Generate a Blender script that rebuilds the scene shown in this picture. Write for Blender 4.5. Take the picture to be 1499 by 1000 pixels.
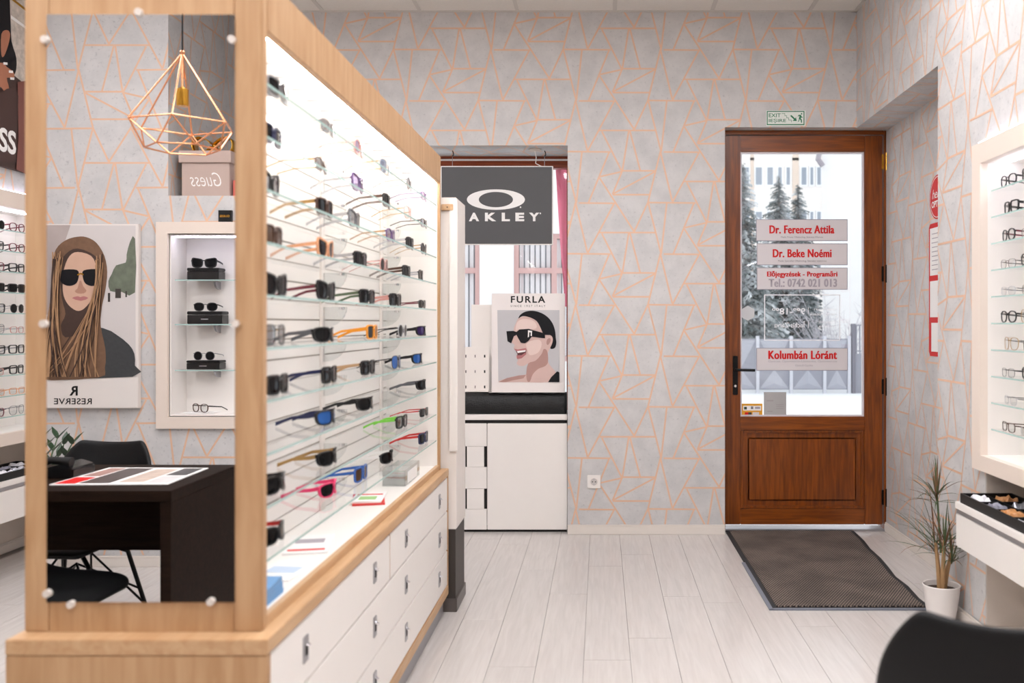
import bpy, bmesh, math, random
from mathutils import Vector, Matrix
R = random.Random(7)
for o in list(bpy.data.objects): bpy.data.objects.remove(o)
S = bpy.context.scene
C = S.collection
# ---------------------------------------------------------------- camera, world, exposure
F, U0, V0, H = 1350.0, 880.0, 474.0, 1.30          # focal length (px), vanishing point, eye height
D = 5.70                                            # distance to the back wall
cd = bpy.data.cameras.new('camera'); cam = bpy.data.objects.new('camera', cd); C.objects.link(cam)
cam.location = (0, 0, H); cam.rotation_euler = (math.pi/2, 0, 0)
cd.sensor_width = 36; cd.lens = F/1499*36
cd.shift_x = -(U0-749.5)/1499; cd.shift_y = -(500-V0)/1499
cd.clip_start = .05; cd.clip_end = 300
cd.dof.use_dof = True; cd.dof.focus_distance = 5.5; cd.dof.aperture_fstop = 2.8
S.camera = cam
W = bpy.data.worlds.new('overcast'); S.world = W; W.use_nodes = True
bg = W.node_tree.nodes['Background']; bg.inputs[0].default_value = (.95, .97, 1.0, 1); bg.inputs[1].default_value = 1.35
S.view_settings.view_transform = 'Standard'; S.view_settings.look = 'None'
S.view_settings.exposure = 0.25; S.view_settings.gamma = 1.0; S.view_settings.use_curve_mapping = False
S.cycles.transparent_max_bounces = 32
FILL_L = 13.5                                       # radiance of the fill panels added on the unseen ceiling
LED_L = 42.0

def PX(u, y): return (u-U0)*y/F
def PZ(v, y): return H-(v-V0)*y/F

# ---------------------------------------------------------------- materials
def lin(c):
    c = [x/255 for x in c]
    return tuple(x/12.92 if x <= .04045 else ((x+.055)/1.055)**2.4 for x in c)+(1,)
MATS = {}
def nt(name):
    m = bpy.data.materials.new(name); m.use_nodes = True; MATS[name] = m
    t = m.node_tree; return m, t, t.nodes['Principled BSDF']
def N(t, ty, **kw):
    n = t.nodes.new(ty)
    for k, v in kw.items():
        if k.startswith('i_'): n.inputs[int(k[2:])].default_value = v
        else: setattr(n, k, v)
    return n
def plain(name, col, rough=.5, metal=0, var=.04, scale=12, bump=0, spec=.5):
    if name in MATS: return MATS[name]
    m, t, p = nt(name); c = lin(col)
    tc = N(t, 'ShaderNodeTexCoord'); nz = N(t, 'ShaderNodeTexNoise'); nz.inputs['Scale'].default_value = scale; nz.inputs['Detail'].default_value = 3
    t.links.new(tc.outputs['Object'], nz.inputs['Vector'])
    mx = N(t, 'ShaderNodeMix', data_type='RGBA')
    mx.inputs[6].default_value = tuple(x*(1-var) for x in c[:3])+(1,); mx.inputs[7].default_value = tuple(min(1, x*(1+var)) for x in c[:3])+(1,)
    t.links.new(nz.outputs[0], mx.inputs[0]); t.links.new(mx.outputs[2], p.inputs['Base Color'])
    p.inputs['Roughness'].default_value = rough; p.inputs['Metallic'].default_value = metal; p.inputs['Specular IOR Level'].default_value = spec
    if bump:
        b = N(t, 'ShaderNodeBump'); b.inputs['Strength'].default_value = bump; b.inputs['Distance'].default_value = .005
        n2 = N(t, 'ShaderNodeTexNoise'); n2.inputs['Scale'].default_value = scale*8
        t.links.new(tc.outputs['Object'], n2.inputs['Vector']); t.links.new(n2.outputs[0], b.inputs['Height']); t.links.new(b.outputs[0], p.inputs['Normal'])
    return m
def wood(name, c1, c2, stretch, scale=6, rough=.45, rnd=0, spec=.5):
    m, t, p = nt(name)
    tc = N(t, 'ShaderNodeTexCoord'); mp = N(t, 'ShaderNodeMapping'); mp.inputs['Scale'].default_value = stretch
    t.links.new(tc.outputs['Object'], mp.inputs[0])
    src = mp.outputs[0]
    if rnd:
        oi = N(t, 'ShaderNodeObjectInfo'); ad = N(t, 'ShaderNodeVectorMath', operation='ADD'); ml = N(t, 'ShaderNodeMath', operation='MULTIPLY'); ml.inputs[1].default_value = 57
        t.links.new(oi.outputs['Random'], ml.inputs[0]); t.links.new(src, ad.inputs[0]); t.links.new(ml.outputs[0], ad.inputs[1]); src = ad.outputs[0]
    nz = N(t, 'ShaderNodeTexNoise'); nz.inputs['Scale'].default_value = scale; nz.inputs['Detail'].default_value = 6; nz.inputs['Distortion'].default_value = .6
    t.links.new(src, nz.inputs['Vector'])
    r = N(t, 'ShaderNodeValToRGB'); r.color_ramp.elements[0].position = .32; r.color_ramp.elements[1].position = .68
    r.color_ramp.elements[0].color = lin(c1); r.color_ramp.elements[1].color = lin(c2)
    t.links.new(nz.outputs[0], r.inputs[0]); out = r.outputs[0]
    if rnd:
        hs = N(t, 'ShaderNodeHueSaturation'); mr = N(t, 'ShaderNodeMapRange'); mr.inputs[3].default_value = 1-rnd; mr.inputs[4].default_value = 1+rnd*.6
        t.links.new(oi.outputs['Random'], mr.inputs[0]); t.links.new(mr.outputs[0], hs.inputs['Value']); t.links.new(out, hs.inputs['Color']); out = hs.outputs[0]
    t.links.new(out, p.inputs['Base Color']); p.inputs['Roughness'].default_value = rough; p.inputs['Specular IOR Level'].default_value = spec
    return m
def paperwall(name, c1, c2, dark):
    m, t, p = nt(name)
    tc = N(t, 'ShaderNodeTexCoord')
    a = N(t, 'ShaderNodeTexNoise'); a.inputs['Scale'].default_value = 7; a.inputs['Detail'].default_value = 10; a.inputs['Roughness'].default_value = .65
    b = N(t, 'ShaderNodeTexNoise'); b.inputs['Scale'].default_value = 60; b.inputs['Detail'].default_value = 5
    for n in (a, b): t.links.new(tc.outputs['Object'], n.inputs['Vector'])
    r = N(t, 'ShaderNodeValToRGB'); r.color_ramp.elements[0].position = .35; r.color_ramp.elements[1].position = .62
    r.color_ramp.elements[0].color = lin(c1); r.color_ramp.elements[1].color = lin(c2)
    t.links.new(a.outputs[0], r.inputs[0])
    r2 = N(t, 'ShaderNodeValToRGB'); r2.color_ramp.elements[0].position = .60; r2.color_ramp.elements[1].position = .74
    r2.color_ramp.elements[0].color = (0, 0, 0, 1); r2.color_ramp.elements[1].color = (.55, .55, .55, 1)
    t.links.new(b.outputs[0], r2.inputs[0])
    mx = N(t, 'ShaderNodeMix', data_type='RGBA'); mx.inputs[7].default_value = lin(dark)
    t.links.new(r2.outputs[0], mx.inputs[0]); t.links.new(r.outputs[0], mx.inputs[6]); t.links.new(mx.outputs[2], p.inputs['Base Color'])
    p.inputs['Roughness'].default_value = .7
    bp = N(t, 'ShaderNodeBump'); bp.inputs['Strength'].default_value = .15; bp.inputs['Distance'].default_value = .003
    t.links.new(b.outputs[0], bp.inputs['Height']); t.links.new(bp.outputs[0], p.inputs['Normal'])
    return m
def glass(name, tint, refl=.05, power=4.0, gain=.75):
    m, t, p = nt(name); t.nodes.remove(p)
    out = t.nodes['Material Output']; tr = N(t, 'ShaderNodeBsdfTransparent'); tr.inputs[0].default_value = lin(tint)
    gl = N(t, 'ShaderNodeBsdfGlossy'); gl.inputs['Roughness'].default_value = .02
    lw = N(t, 'ShaderNodeLayerWeight'); lw.inputs[0].default_value = .5
    pw = N(t, 'ShaderNodeMath', operation='POWER'); pw.inputs[1].default_value = power
    ml = N(t, 'ShaderNodeMath', operation='MULTIPLY_ADD'); ml.inputs[1].default_value = gain; ml.inputs[2].default_value = refl
    t.links.new(lw.outputs['Facing'], pw.inputs[0]); t.links.new(pw.outputs[0], ml.inputs[0])
    mx = N(t, 'ShaderNodeMixShader'); t.links.new(ml.outputs[0], mx.inputs[0]); t.links.new(tr.outputs[0], mx.inputs[1]); t.links.new(gl.outputs[0], mx.inputs[2])
    t.links.new(mx.outputs[0], out.inputs[0]); return m
def emit(name, col, s):
    m, t, p = nt(name); c = lin(col)
    p.inputs['Base Color'].default_value = (.9, .9, .9, 1); p.inputs['Emission Color'].default_value = c; p.inputs['Emission Strength'].default_value = s
    return m
def matweave(name):
    m, t, p = nt(name); tc = N(t, 'ShaderNodeTexCoord')
    mp = N(t, 'ShaderNodeMapping'); mp.inputs['Rotation'].default_value = (0, 0, .5); t.links.new(tc.outputs['Object'], mp.inputs[0])
    w1 = N(t, 'ShaderNodeTexWave', bands_direction='X'); w1.inputs['Scale'].default_value = 26
    w2 = N(t, 'ShaderNodeTexWave', bands_direction='Y'); w2.inputs['Scale'].default_value = 26
    for w in (w1, w2): t.links.new(mp.outputs[0], w.inputs['Vector'])
    mul = N(t, 'ShaderNodeMath', operation='MULTIPLY'); t.links.new(w1.outputs['Fac'], mul.inputs[0]); t.links.new(w2.outputs['Fac'], mul.inputs[1])
    nz = N(t, 'ShaderNodeTexNoise'); nz.inputs['Scale'].default_value = 4; nz.inputs['Detail'].default_value = 4; t.links.new(tc.outputs['Object'], nz.inputs['Vector'])
    r = N(t, 'ShaderNodeValToRGB'); r.color_ramp.elements[0].position = .05; r.color_ramp.elements[1].position = .5
    r.color_ramp.elements[0].color = lin((48, 42, 40)); r.color_ramp.elements[1].color = lin((150, 134, 122))
    t.links.new(mul.outputs[0], r.inputs[0])
    mx = N(t, 'ShaderNodeMix', data_type='RGBA', blend_type='MULTIPLY'); mx.inputs[0].default_value = .55
    r3 = N(t, 'ShaderNodeValToRGB'); r3.color_ramp.elements[0].position = .38; r3.color_ramp.elements[1].position = .6; r3.color_ramp.elements[0].color = (.35, .35, .35, 1)
    t.links.new(nz.outputs[0], r3.inputs[0]); t.links.new(r.outputs[0], mx.inputs[6]); t.links.new(r3.outputs[0], mx.inputs[7]); t.links.new(mx.outputs[2], p.inputs['Base Color'])
    p.inputs['Roughness'].default_value = .95
    b = N(t, 'ShaderNodeBump'); b.inputs['Strength'].default_value = .6; b.inputs['Distance'].default_value = .004; t.links.new(mul.outputs[0], b.inputs['Height']); t.links.new(b.outputs[0], p.inputs['Normal'])
    return m

paper = paperwall('grey_wallpaper', (190, 189, 189), (204, 202, 201), (158, 156, 158))
copper_line = plain('copper_print', (222, 182, 154), .5, .05, .05)
cream = plain('cream_paint', (222, 214, 206), .55)
white = plain('white_lacquer', (236, 231, 226), .35, 0, .015)
whitem = plain('white_laminate', (232, 225, 219), .5, 0, .015)
greige = plain('greige_paint', (214, 203, 192), .7)
tilem = plain('ceiling_tile', (226, 222, 216), .9, 0, .03, 60, .2)
gridm = plain('ceiling_grid', (206, 202, 196), .5)
oak = wood('oak_veneer', (176, 136, 96), (194, 157, 118), (9, 9, .9), 5)
oak_h = wood('oak_veneer_along', (186, 146, 106), (202, 167, 128), (9, .9, 9), 5)
doorwood = wood('varnished_door_wood', (98, 44, 6), (140, 71, 12), (14, 14, 1.0), 4, .3)
doorwood_h = wood('varnished_door_wood_rail', (102, 46, 6), (142, 73, 12), (1.0, 14, 14), 4, .3)
windowwood = wood('window_wood', (120, 46, 14), (156, 70, 28), (1.0, 14, 14), 4, .3)
floorm = wood('whitewashed_plank', (199, 193, 189), (208, 203, 199), (14, .9, 8), 4, .2, .02)
deskm = wood('wenge_desk', (24, 16, 12), (36, 25, 19), (1, 12, 12), 5, .5, 0, .04)
black = plain('black_plastic', (16, 16, 17), .38, spec=.3)
blackm = plain('black_metal', (18, 18, 19), .35, .6)
blackgloss = plain('black_gloss', (14, 14, 15), .15)
darkgap = plain('dark_gap', (26, 24, 23), .8); subm = plain('plank_joint', (150, 141, 134), .8)
greysteel = plain('brushed_steel', (176, 176, 180), .3, .9)
chrome = plain('chrome', (225, 225, 228), .12, 1)
plinthm = plain('dark_plinth', (58, 52, 48), .5)
toem = plain('grey_plinth', (150, 150, 154), .35, .4)
copper = plain('copper_wire', (236, 170, 128), .25, .95)
goldm = plain('gold_metal', (206, 156, 62), .22, 1)
paperw = plain('white_paper', (238, 236, 234), .7, 0, .01)
red = plain('red_print', (204, 20, 20), .5, spec=.3)
rubber = plain('black_rubber', (38, 38, 40), .7)
snow = plain('snow', (246, 248, 252), .9, 0, .02, 3, .3)
clear = glass('clear_pane', (250, 252, 252), .04)
shelfglass = glass('shelf_glass', (254, 255, 255), .015, 4.0, .45)
edgeglass = plain('glass_edge', (168, 198, 192), .2)
framecream = plain('cream_lacquer', (226, 212, 200), .4, 0, .01)
acrylic = glass('clear_acrylic', (246, 248, 248), .13, 2.0, .6)
clearlens = glass('demo_lens', (244, 246, 247), .08, 3.0)
mirrorm = plain('mirror_silver', (240, 240, 240), .0, 1, 0)
fill_glow = emit('ceiling_fill_led', (252, 251, 254), FILL_L)
led = emit('display_led', (255, 252, 248), LED_L)
ledv = emit('violet_white_led', (232, 228, 255), 4.5)
led2 = emit('wall_display_led', (244, 242, 255), 17)
soil = plain('soil', (62, 44, 34), .95, 0, .3, 40, .6)
leafm = plain('dracaena_leaf', (86, 92, 60), .5, 0, .3, 9)
zzleaf = plain('glossy_leaf', (40, 66, 40), .3, 0, .2, 9)
stemm = plain('dracaena_stem', (168, 132, 92), .7, 0, .25, 30)

# ---------------------------------------------------------------- mesh helpers
class MB:
    def __init__(s): s.v = []; s.f = []; s.mi = []
    def add(s, vs, fs, mi=0):
        b = len(s.v); s.v += [tuple(x) for x in vs]; s.f += [tuple(b+i for i in f) for f in fs]; s.mi += [mi]*len(fs); return s
    def box(s, x0, x1, y0, y1, z0, z1, mi=0):
        x0, x1 = min(x0, x1), max(x0, x1); y0, y1 = min(y0, y1), max(y0, y1); z0, z1 = min(z0, z1), max(z0, z1)
        return s.add([(x0,y0,z0),(x1,y0,z0),(x1,y1,z0),(x0,y1,z0),(x0,y0,z1),(x1,y0,z1),(x1,y1,z1),(x0,y1,z1)],
                     [(3,2,1,0),(4,5,6,7),(0,1,5,4),(1,2,6,5),(2,3,7,6),(3,0,4,7)], mi)
    def tube(s, pts, r, n=8, closed=False, mi=0):
        pts = [Vector(p) for p in pts]; k = len(pts)
        rr = r if isinstance(r, (list, tuple)) else [r]*k
        base = []; prev = None
        for i, p in enumerate(pts):
            a = pts[(i-1) % k] if (closed or i) else p; b = pts[(i+1) % k] if (closed or i < k-1) else p
            t = (b-a).normalized()
            if prev is None:
                u = t.orthogonal().normalized()
            else:
                u = (prev-t*prev.dot(t)).normalized()
            prev = u; w = t.cross(u)
            base += [p+(u*math.cos(2*math.pi*j/n)+w*math.sin(2*math.pi*j/n))*rr[i] for j in range(n)]
        fs = []
        for i in range(k if closed else k-1):
            for j in range(n):
                a = i*n+j; b = i*n+(j+1) % n; c = ((i+1) % k)*n+(j+1) % n; d = ((i+1) % k)*n+j
                fs.append((a, b, c, d))
        if not closed: fs += [tuple(range(n-1, -1, -1)), tuple(range((k-1)*n, k*n))]
        return s.add(base, fs, mi)
    def lathe(s, prof, c, n=32, mi=0):
        vs = []
        for r, z in prof: vs += [(c[0]+r*math.cos(2*math.pi*j/n), c[1]+r*math.sin(2*math.pi*j/n), c[2]+z) for j in range(n)]
        fs = []
        for i in range(len(prof)-1):
            for j in range(n): fs.append((i*n+j, i*n+(j+1) % n, (i+1)*n+(j+1) % n, (i+1)*n+j))
        fs += [tuple(range(n-1, -1, -1)), tuple(range((len(prof)-1)*n, len(prof)*n))]
        return s.add(vs, fs, mi)
    def prism(s, pts, fn, t0, t1, mi=0):
        # pts: 2d outline, fn(a,b,t)->xyz
        n = len(pts)
        vs = [fn(a, b, t0) for a, b in pts]+[fn(a, b, t1) for a, b in pts]
        fs = [tuple(range(n-1, -1, -1)), tuple(range(n, 2*n))]+[(i, (i+1) % n, n+(i+1) % n, n+i) for i in range(n)]
        return s.add(vs, fs, mi)
    def build(s, name, mat, parent=None, smooth=False, bevel=0, local=False, kind=None, seg=2):
        me = bpy.data.meshes.new(name)
        off = Vector((0, 0, 0))
        if parent is not None and not local:
            q = parent
            while q: off += q.location; q = q.parent
        me.from_pydata([tuple(Vector(v)-off) for v in s.v], [], s.f)
        mats = mat if isinstance(mat, (list, tuple)) else [mat]
        for m in mats: me.materials.append(m)
        for p, i in zip(me.polygons, s.mi): p.material_index = i
        bm = bmesh.new(); bm.from_mesh(me)
        if bevel:
            es = [e for e in bm.edges if len(e.link_faces) == 2 and e.calc_face_angle(0) > .6]
            bmesh.ops.bevel(bm, geom=es, offset=bevel, segments=seg, affect='EDGES', clamp_overlap=True)
        bmesh.ops.recalc_face_normals(bm, faces=bm.faces)
        bm.to_mesh(me); bm.free()
        if smooth:
            for p in me.polygons: p.use_smooth = True
            if smooth != 'all': 
                try: me.set_sharp_from_angle(angle=math.radians(40))
                except Exception: pass
        o = bpy.data.objects.new(name, me); C.objects.link(o)
        if parent is not None: o.parent = parent
        if kind: o['kind'] = kind
        return o
def box(name, mat, parent, x0, x1, y0, y1, z0, z1, bevel=0, kind=None):
    return MB().box(x0, x1, y0, y1, z0, z1).build(name, mat, parent, bevel=bevel, kind=kind)
def tag(o, label, cat, group=None):
    o['label'] = label; o['category'] = cat
    if group: o['group'] = group
    return o
def thing(name, label, cat, loc, group=None, rz=0):
    o = bpy.data.objects.new(name, None); C.objects.link(o); o.location = loc; o.rotation_euler = (0, 0, rz); o.empty_display_size = .05
    return tag(o, label, cat, group)
def setting(name, loc=(0, 0, 0)):
    o = bpy.data.objects.new(name, None); C.objects.link(o); o.location = loc; o['kind'] = 'structure'; return o
def spline(pts, k=4):
    n = len(pts); out = []
    for i in range(n):
        p0, p1, p2, p3 = (pts[(i+j-1) % n] for j in range(4))
        for q in range(k):
            t = q/k
            out.append(tuple(.5*((2*p1[d])+(-p0[d]+p2[d])*t+(2*p0[d]-5*p1[d]+4*p2[d]-p3[d])*t*t+(-p0[d]+3*p1[d]-3*p2[d]+p3[d])*t**3) for d in (0, 1)))
    return out
def flat(name, mat, parent, pts, fn, smooth=0, label=None):
    # one flat printed shape: an outline mapped by fn(a,b)->xyz
    if smooth: pts = spline(pts, smooth)
    off = Vector((0, 0, 0)); q = parent
    while q: off += q.location; q = q.parent
    me = bpy.data.meshes.new(name); bm = bmesh.new()
    f = bm.faces.new([bm.verts.new(Vector(fn(a, b))-off) for a, b in pts])
    f.normal_update(); bmesh.ops.triangulate(bm, faces=[f], ngon_method='EAR_CLIP'); bm.to_mesh(me); bm.free()
    me.materials.append(mat); o = bpy.data.objects.new(name, me); C.objects.link(o); o.parent = parent
    if label: o['label'] = label
    return o
def text(s, mat, parent, center, right, up, w=None, h=None, bold=0, name='lettering', space=1.0, shear=0, lift=.0008, fat=0):
    cu = bpy.data.curves.new('t', 'FONT'); cu.body = s; cu.offset = bold; cu.space_character = space; cu.shear = shear; cu.resolution_u = 3
    to = bpy.data.objects.new('t', cu); C.objects.link(to)
    bpy.context.view_layer.update()
    dg = bpy.context.evaluated_depsgraph_get(); me = bpy.data.meshes.new_from_object(to.evaluated_get(dg))
    bpy.data.objects.remove(to); bpy.data.curves.remove(cu)
    if fat:                                             # heavy poster lettering: strokes widened sideways
        bm = bmesh.new(); bm.from_mesh(me); src = bm.verts[:]+bm.edges[:]+bm.faces[:]
        for d in (-fat, fat, 2*fat):
            g = bmesh.ops.duplicate(bm, geom=src)['geom']
            for v in g:
                if isinstance(v, bmesh.types.BMVert): v.co.x += d; v.co.z = (3+d/fat)*.00012
        bm.to_mesh(me); bm.free()
    xs = [v.co.x for v in me.vertices]; ys = [v.co.y for v in me.vertices]
    x0, x1, y0, y1 = min(xs), max(xs), min(ys), max(ys)
    sx = w/(x1-x0) if w else h/(y1-y0); sy = h/(y1-y0) if h else sx
    right = Vector(right); up = Vector(up); nrm = right.cross(up)
    off = Vector((0, 0, 0)); q = parent
    while q: off += q.location; q = q.parent
    for v in me.vertices:
        v.co = Vector(center)+right*((v.co.x-(x0+x1)/2)*sx)+up*((v.co.y-(y0+y1)/2)*sy)+nrm*(lift+v.co.z)-off
    me.materials.clear(); me.materials.append(mat); me.name = name
    o = bpy.data.objects.new(name, me); C.objects.link(o); o.parent = parent
    return o
EX, EY, EZ = Vector((1, 0, 0)), Vector((0, 1, 0)), Vector((0, 0, 1))

# ---------------------------------------------------------------- wallpaper print
SEG = [((55,290),(130,605)),((515,282),(600,618)),((595,-40),(515,287)),((635,290),(600,610)),((515,287),(818,290)),((302,290),(132,608)),((75,290),(305,292)),
       ((207,130),(430,476)),((515,287),(428,472)),((200,478),(565,478)),((222,485),(350,740)),((393,480),(352,737)),((352,735),(290,884)),((400,480),(466,733)),
       ((352,735),(566,735)),((560,740),(292,882)),((290,887),(530,887)),((210,772),(350,740)),((270,612),(136,940))]
SEG = [tuple(((x-55)/1029.8, -(y-290)/1029.8) for x, y in s) for s in SEG]
LA, LB = (540/1029.8, -325/1029.8), (0, 650/1029.8)
def clip(poly, axis, val, keep_greater):
    out = []
    for i in range(len(poly)):
        a, b = poly[i], poly[(i+1) % len(poly)]
        ia = (a[axis] >= val) == keep_greater or a[axis] == val; ib = (b[axis] >= val) == keep_greater or b[axis] == val
        if ia: out.append(a)
        if ia != ib:
            t = (val-a[axis])/(b[axis]-a[axis]); out.append(tuple(a[d]+(b[d]-a[d])*t for d in (0, 1)))
    return out
def print_lines(parent, rects, fn, anchor, wd=.0050, side=1):
    m = MB(); o0 = Vector(fn(0, 0)); nrm = (Vector(fn(1, 0))-o0).cross(Vector(fn(0, 1))-o0).normalized()*side
    for (a0, a1, b0, b1) in rects:
        i0 = int((a0-anchor[0])/LA[0])-2; i1 = int((a1-anchor[0])/LA[0])+2
        for i in range(i0, i1+1):
            ox = anchor[0]+i*LA[0]; oz = anchor[1]+i*LA[1]
            j0 = int((b0-oz)/LB[1])-2; j1 = int((b1-oz)/LB[1])+2
            for j in range(j0, j1+1):
                for si, (p, q) in enumerate(SEG):
                    p = (p[0]+ox, p[1]+oz+j*LB[1]); q = (q[0]+ox, q[1]+oz+j*LB[1])
                    L = math.hypot(q[0]-p[0], q[1]-p[1]); dx, dz = (q[0]-p[0])/L, (q[1]-p[1])/L; nx, nz = -dz*wd, dx*wd
                    poly = [(p[0]+nx, p[1]+nz), (q[0]+nx, q[1]+nz), (q[0]-nx, q[1]-nz), (p[0]-nx, p[1]-nz)]
                    for ax, val, g in ((0, a0, True), (0, a1, False), (1, b0, True), (1, b1, False)):
                        if len(poly) >= 3: poly = clip(poly, ax, val, g)
                    if len(poly) >= 3: m.add([Vector(fn(*c))+nrm*(si*1.2e-5) for c in poly], [tuple(range(len(poly)))])
    o = m.build('copper_pattern', copper_line, parent, kind='stuff'); o['label'] = 'copper lines printed on the wallpaper'
    return o
# ================================================================ THE ROOM
XR, XL, YB, ZC = 1.579, -3.15, -1.06, 3.226
XN = 1.79                                            # back of the door niche
Y1, Y2 = 4.324, 3.786                                # near edge of the door niche, far edge of the display niche
WX0, WX1, WZ1 = -1.95, -.207, 2.402                  # window opening
DX0, DZ1 = .765, 2.515                               # door opening
# ---- floor of separate planks
fl = setting('floor')
box('subfloor', subm, fl, XL-.3, XN+.3, YB-.1, 6.0, -.06, -.0125)
pw, pl = .1805, 1.38
k = 0; x = -.067-pw*18
while x < XN+.02:
    y = YB-.1-R.random()*pl
    while y < 5.95:
        a, b = max(y, YB-.02), min(y+pl, 5.95); xa, xb = max(x, XL-.24), min(x+pw, XN+.02)
        if b-a > .03 and xb-xa > .02: box('plank', floorm, fl, xa+.0006, xb-.0006, a+.0003, b-.0003, -.012, 0, bevel=.0008)
        y += pl
    x += pw
# ---- ceiling of separate tiles on a grid
ce = setting('ceiling')
box('ceiling_slab', tilem, ce, XL-.3, XN+.3, YB-1.3, 6.1, ZC+.05, ZC+.1)
FILL_PANELS = [(i, j) for i in (-5, -3, -1, 1) for j in (3, 5, 7, 9)]  # out-of-view glowing panels, added to brighten the room
gx = [.084+.6*i for i in range(-6, 4)]; gy = [5.25-.6*j for j in range(-1, 13)]
for i in range(-7, 4):
    for j in range(-1, 13):
        x0, x1 = .084+.6*i, .084+.6*(i+1); y1 = 5.25-.6*j+.6; y0 = y1-.6
        if (i, j) in FILL_PANELS: continue
        x0, x1, y0, y1 = max(x0, XL), min(x1, XR), max(y0, YB-1.2), min(y1, D)
        if x1-x0 < .05 or y1-y0 < .05: continue
        box('ceiling_tile', tilem, ce, x0+.012, x1-.012, y0+.012, y1-.012, ZC+.004, ZC+.02)
m = MB()
for gxx in gx: 
    if XL < gxx < XR: m.box(gxx-.0125, gxx+.0125, YB-1.2, D, ZC, ZC+.012)
for gyy in gy:
    if YB-1.2 < gyy < D: m.box(XL, XR, gyy-.0125, gyy+.0125, ZC, ZC+.0115)
m.box(XL, XR, D-.022, D, ZC-.002, ZC+.011); m.box(XR-.022, XR, YB, D, ZC-.002, ZC+.0113)
m.build('tile_grid', gridm, ce)
names = {1: 'by the rear wall', 3: 'over the desk row'}
for n, (i, j) in enumerate(FILL_PANELS):
    x0 = .084+.6*i; y1 = 5.25-.6*j+.6; y0 = y1-.6
    if y0 < YB: continue
    rowt = {3: 'closest to the door wall', 5: 'second from the door wall', 7: 'third from the door wall', 9: 'closest to the rear wall'}[j]
    colt = {-5: 'above the left display side', -3: 'above the oak cabinet line', -1: 'above the aisle', 1: 'above the right display side'}[i]
    t = thing('ceiling_fill_panel', 'added unseen LED ceiling panel, %s, %s' % (rowt, colt), 'fill light', (x0+.3, y0+.3, ZC))
    fm = MB()
    for a in ((x0+.013, x0+.03, y0+.013, y1-.013), (x1 if False else x0+.57, x0+.587, y0+.013, y1-.013), (x0+.03, x0+.57, y0+.013, y0+.03), (x0+.03, x0+.57, y0+.57, y0+.587)):
        fm.box(a[0], a[1], a[2], a[3], ZC+.001, ZC+.03)
    fm.build('light_frame', white, t)
    box('diffuser', fill_glow, t, x0+.03, x0+.57, y0+.03, y0+.57, ZC+.006, ZC+.025)
# ---- back wall
wb = setting('wall_back')
m = MB()
m.box(XL-.3, WX0, D, D+.45, 0, ZC+.05)
m.box(WX0, WX1, D, D+.45, WZ1, ZC+.05)
m.box(WX1, DX0, D, D+.45, 0, ZC+.05)
m.box(DX0, XN+.25, D, D+.45, DZ1, ZC+.05)
m.build('wall_panel', paper, wb)
e = .0007
print_lines(wb, [(XL, WX0, .06, ZC), (WX0, WX1, WZ1, ZC), (WX1, DX0, .06, ZC), (DX0, XR, DZ1, ZC)], lambda a, b: (a, D-e, b), (-.1577, 1.415))
print_lines(wb, [(DX0, XN, -.1, 0)], lambda a, b: (a, D-b, DZ1-e), (-.1577, 1.415))
# pale paper on the window soffit
print_lines(wb, [(WX0, WX1, 0, .36)], lambda a, b: (a, D+b, WZ1-e), (.1, .2), side=-1)
# ---- right wall
wr = setting('wall_right')
m = MB()
m.box(XR, XN+.25, Y2, Y1, 0, ZC+.05)
m.box(XR, XN+.25, Y1, D, 2.51, ZC+.05)
m.box(XN, XN+.25, Y1, D+.45, 0, 2.51)
m.box(XR, XN+.25, .9, Y2, 2.0, ZC+.05)
m.box(XR, XN+.25, YB-.1, .9, 0, ZC+.05)
m.build('wall_panel', paper, wr)
box('niche_lining', greige, wr, 1.82, XN+.2, .9, Y2, 0, 2.0)
box('niche_side', greige, wr, XR+.002, 1.82, Y2-.004, Y2+.002, 0, 2.0)
box('niche_side', greige, wr, XR+.002, 1.82, .898, .904, 0, 2.0)
AR = (-5.016, 2.80)
print_lines(wr, [(-Y1, -Y2, .06, ZC), (-D, -Y1, 2.51, ZC), (-Y2, -.9, 2.0, ZC), (-.9, -YB, .06, ZC)], lambda a, b: (XR-e, -a, b), AR)
print_lines(wr, [(-D-.05, -Y1, .06, 2.51)], lambda a, b: (XN-e, -a, b), (-5.3, 2.3))
print_lines(wr, [(-D, -Y1, 0, XN-XR)], lambda a, b: (XR+b, -a, 2.51-e), (-5.1, .1), side=-1)
print_lines(wr, [(0, XN-XR, .06, 2.51)], lambda a, b: (XR+a, Y1+e, b), (0, 1), side=-1)
# ---- left wall
wl = setting('wall_left')
m = MB()
m.box(XL-.45, XL, YB-.1, 2.6, 0, ZC+.05); m.box(XL-.45, XL, 5.42, D, 0, ZC+.05); m.box(XL-.45, XL, 2.6, 5.42, 1.98, ZC+.05)
m.build('wall_panel', paper, wl)
box('niche_lining', greige, wl, XL-.45, XL-.24, 2.6, 5.42, 0, 1.98)
print_lines(wl, [(YB, 2.6, .06, ZC), (5.42, D, .06, ZC), (2.6, 5.42, 1.98, ZC)], lambda a, b: (XL+e, a, b), (4.9, 2.2))
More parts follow.
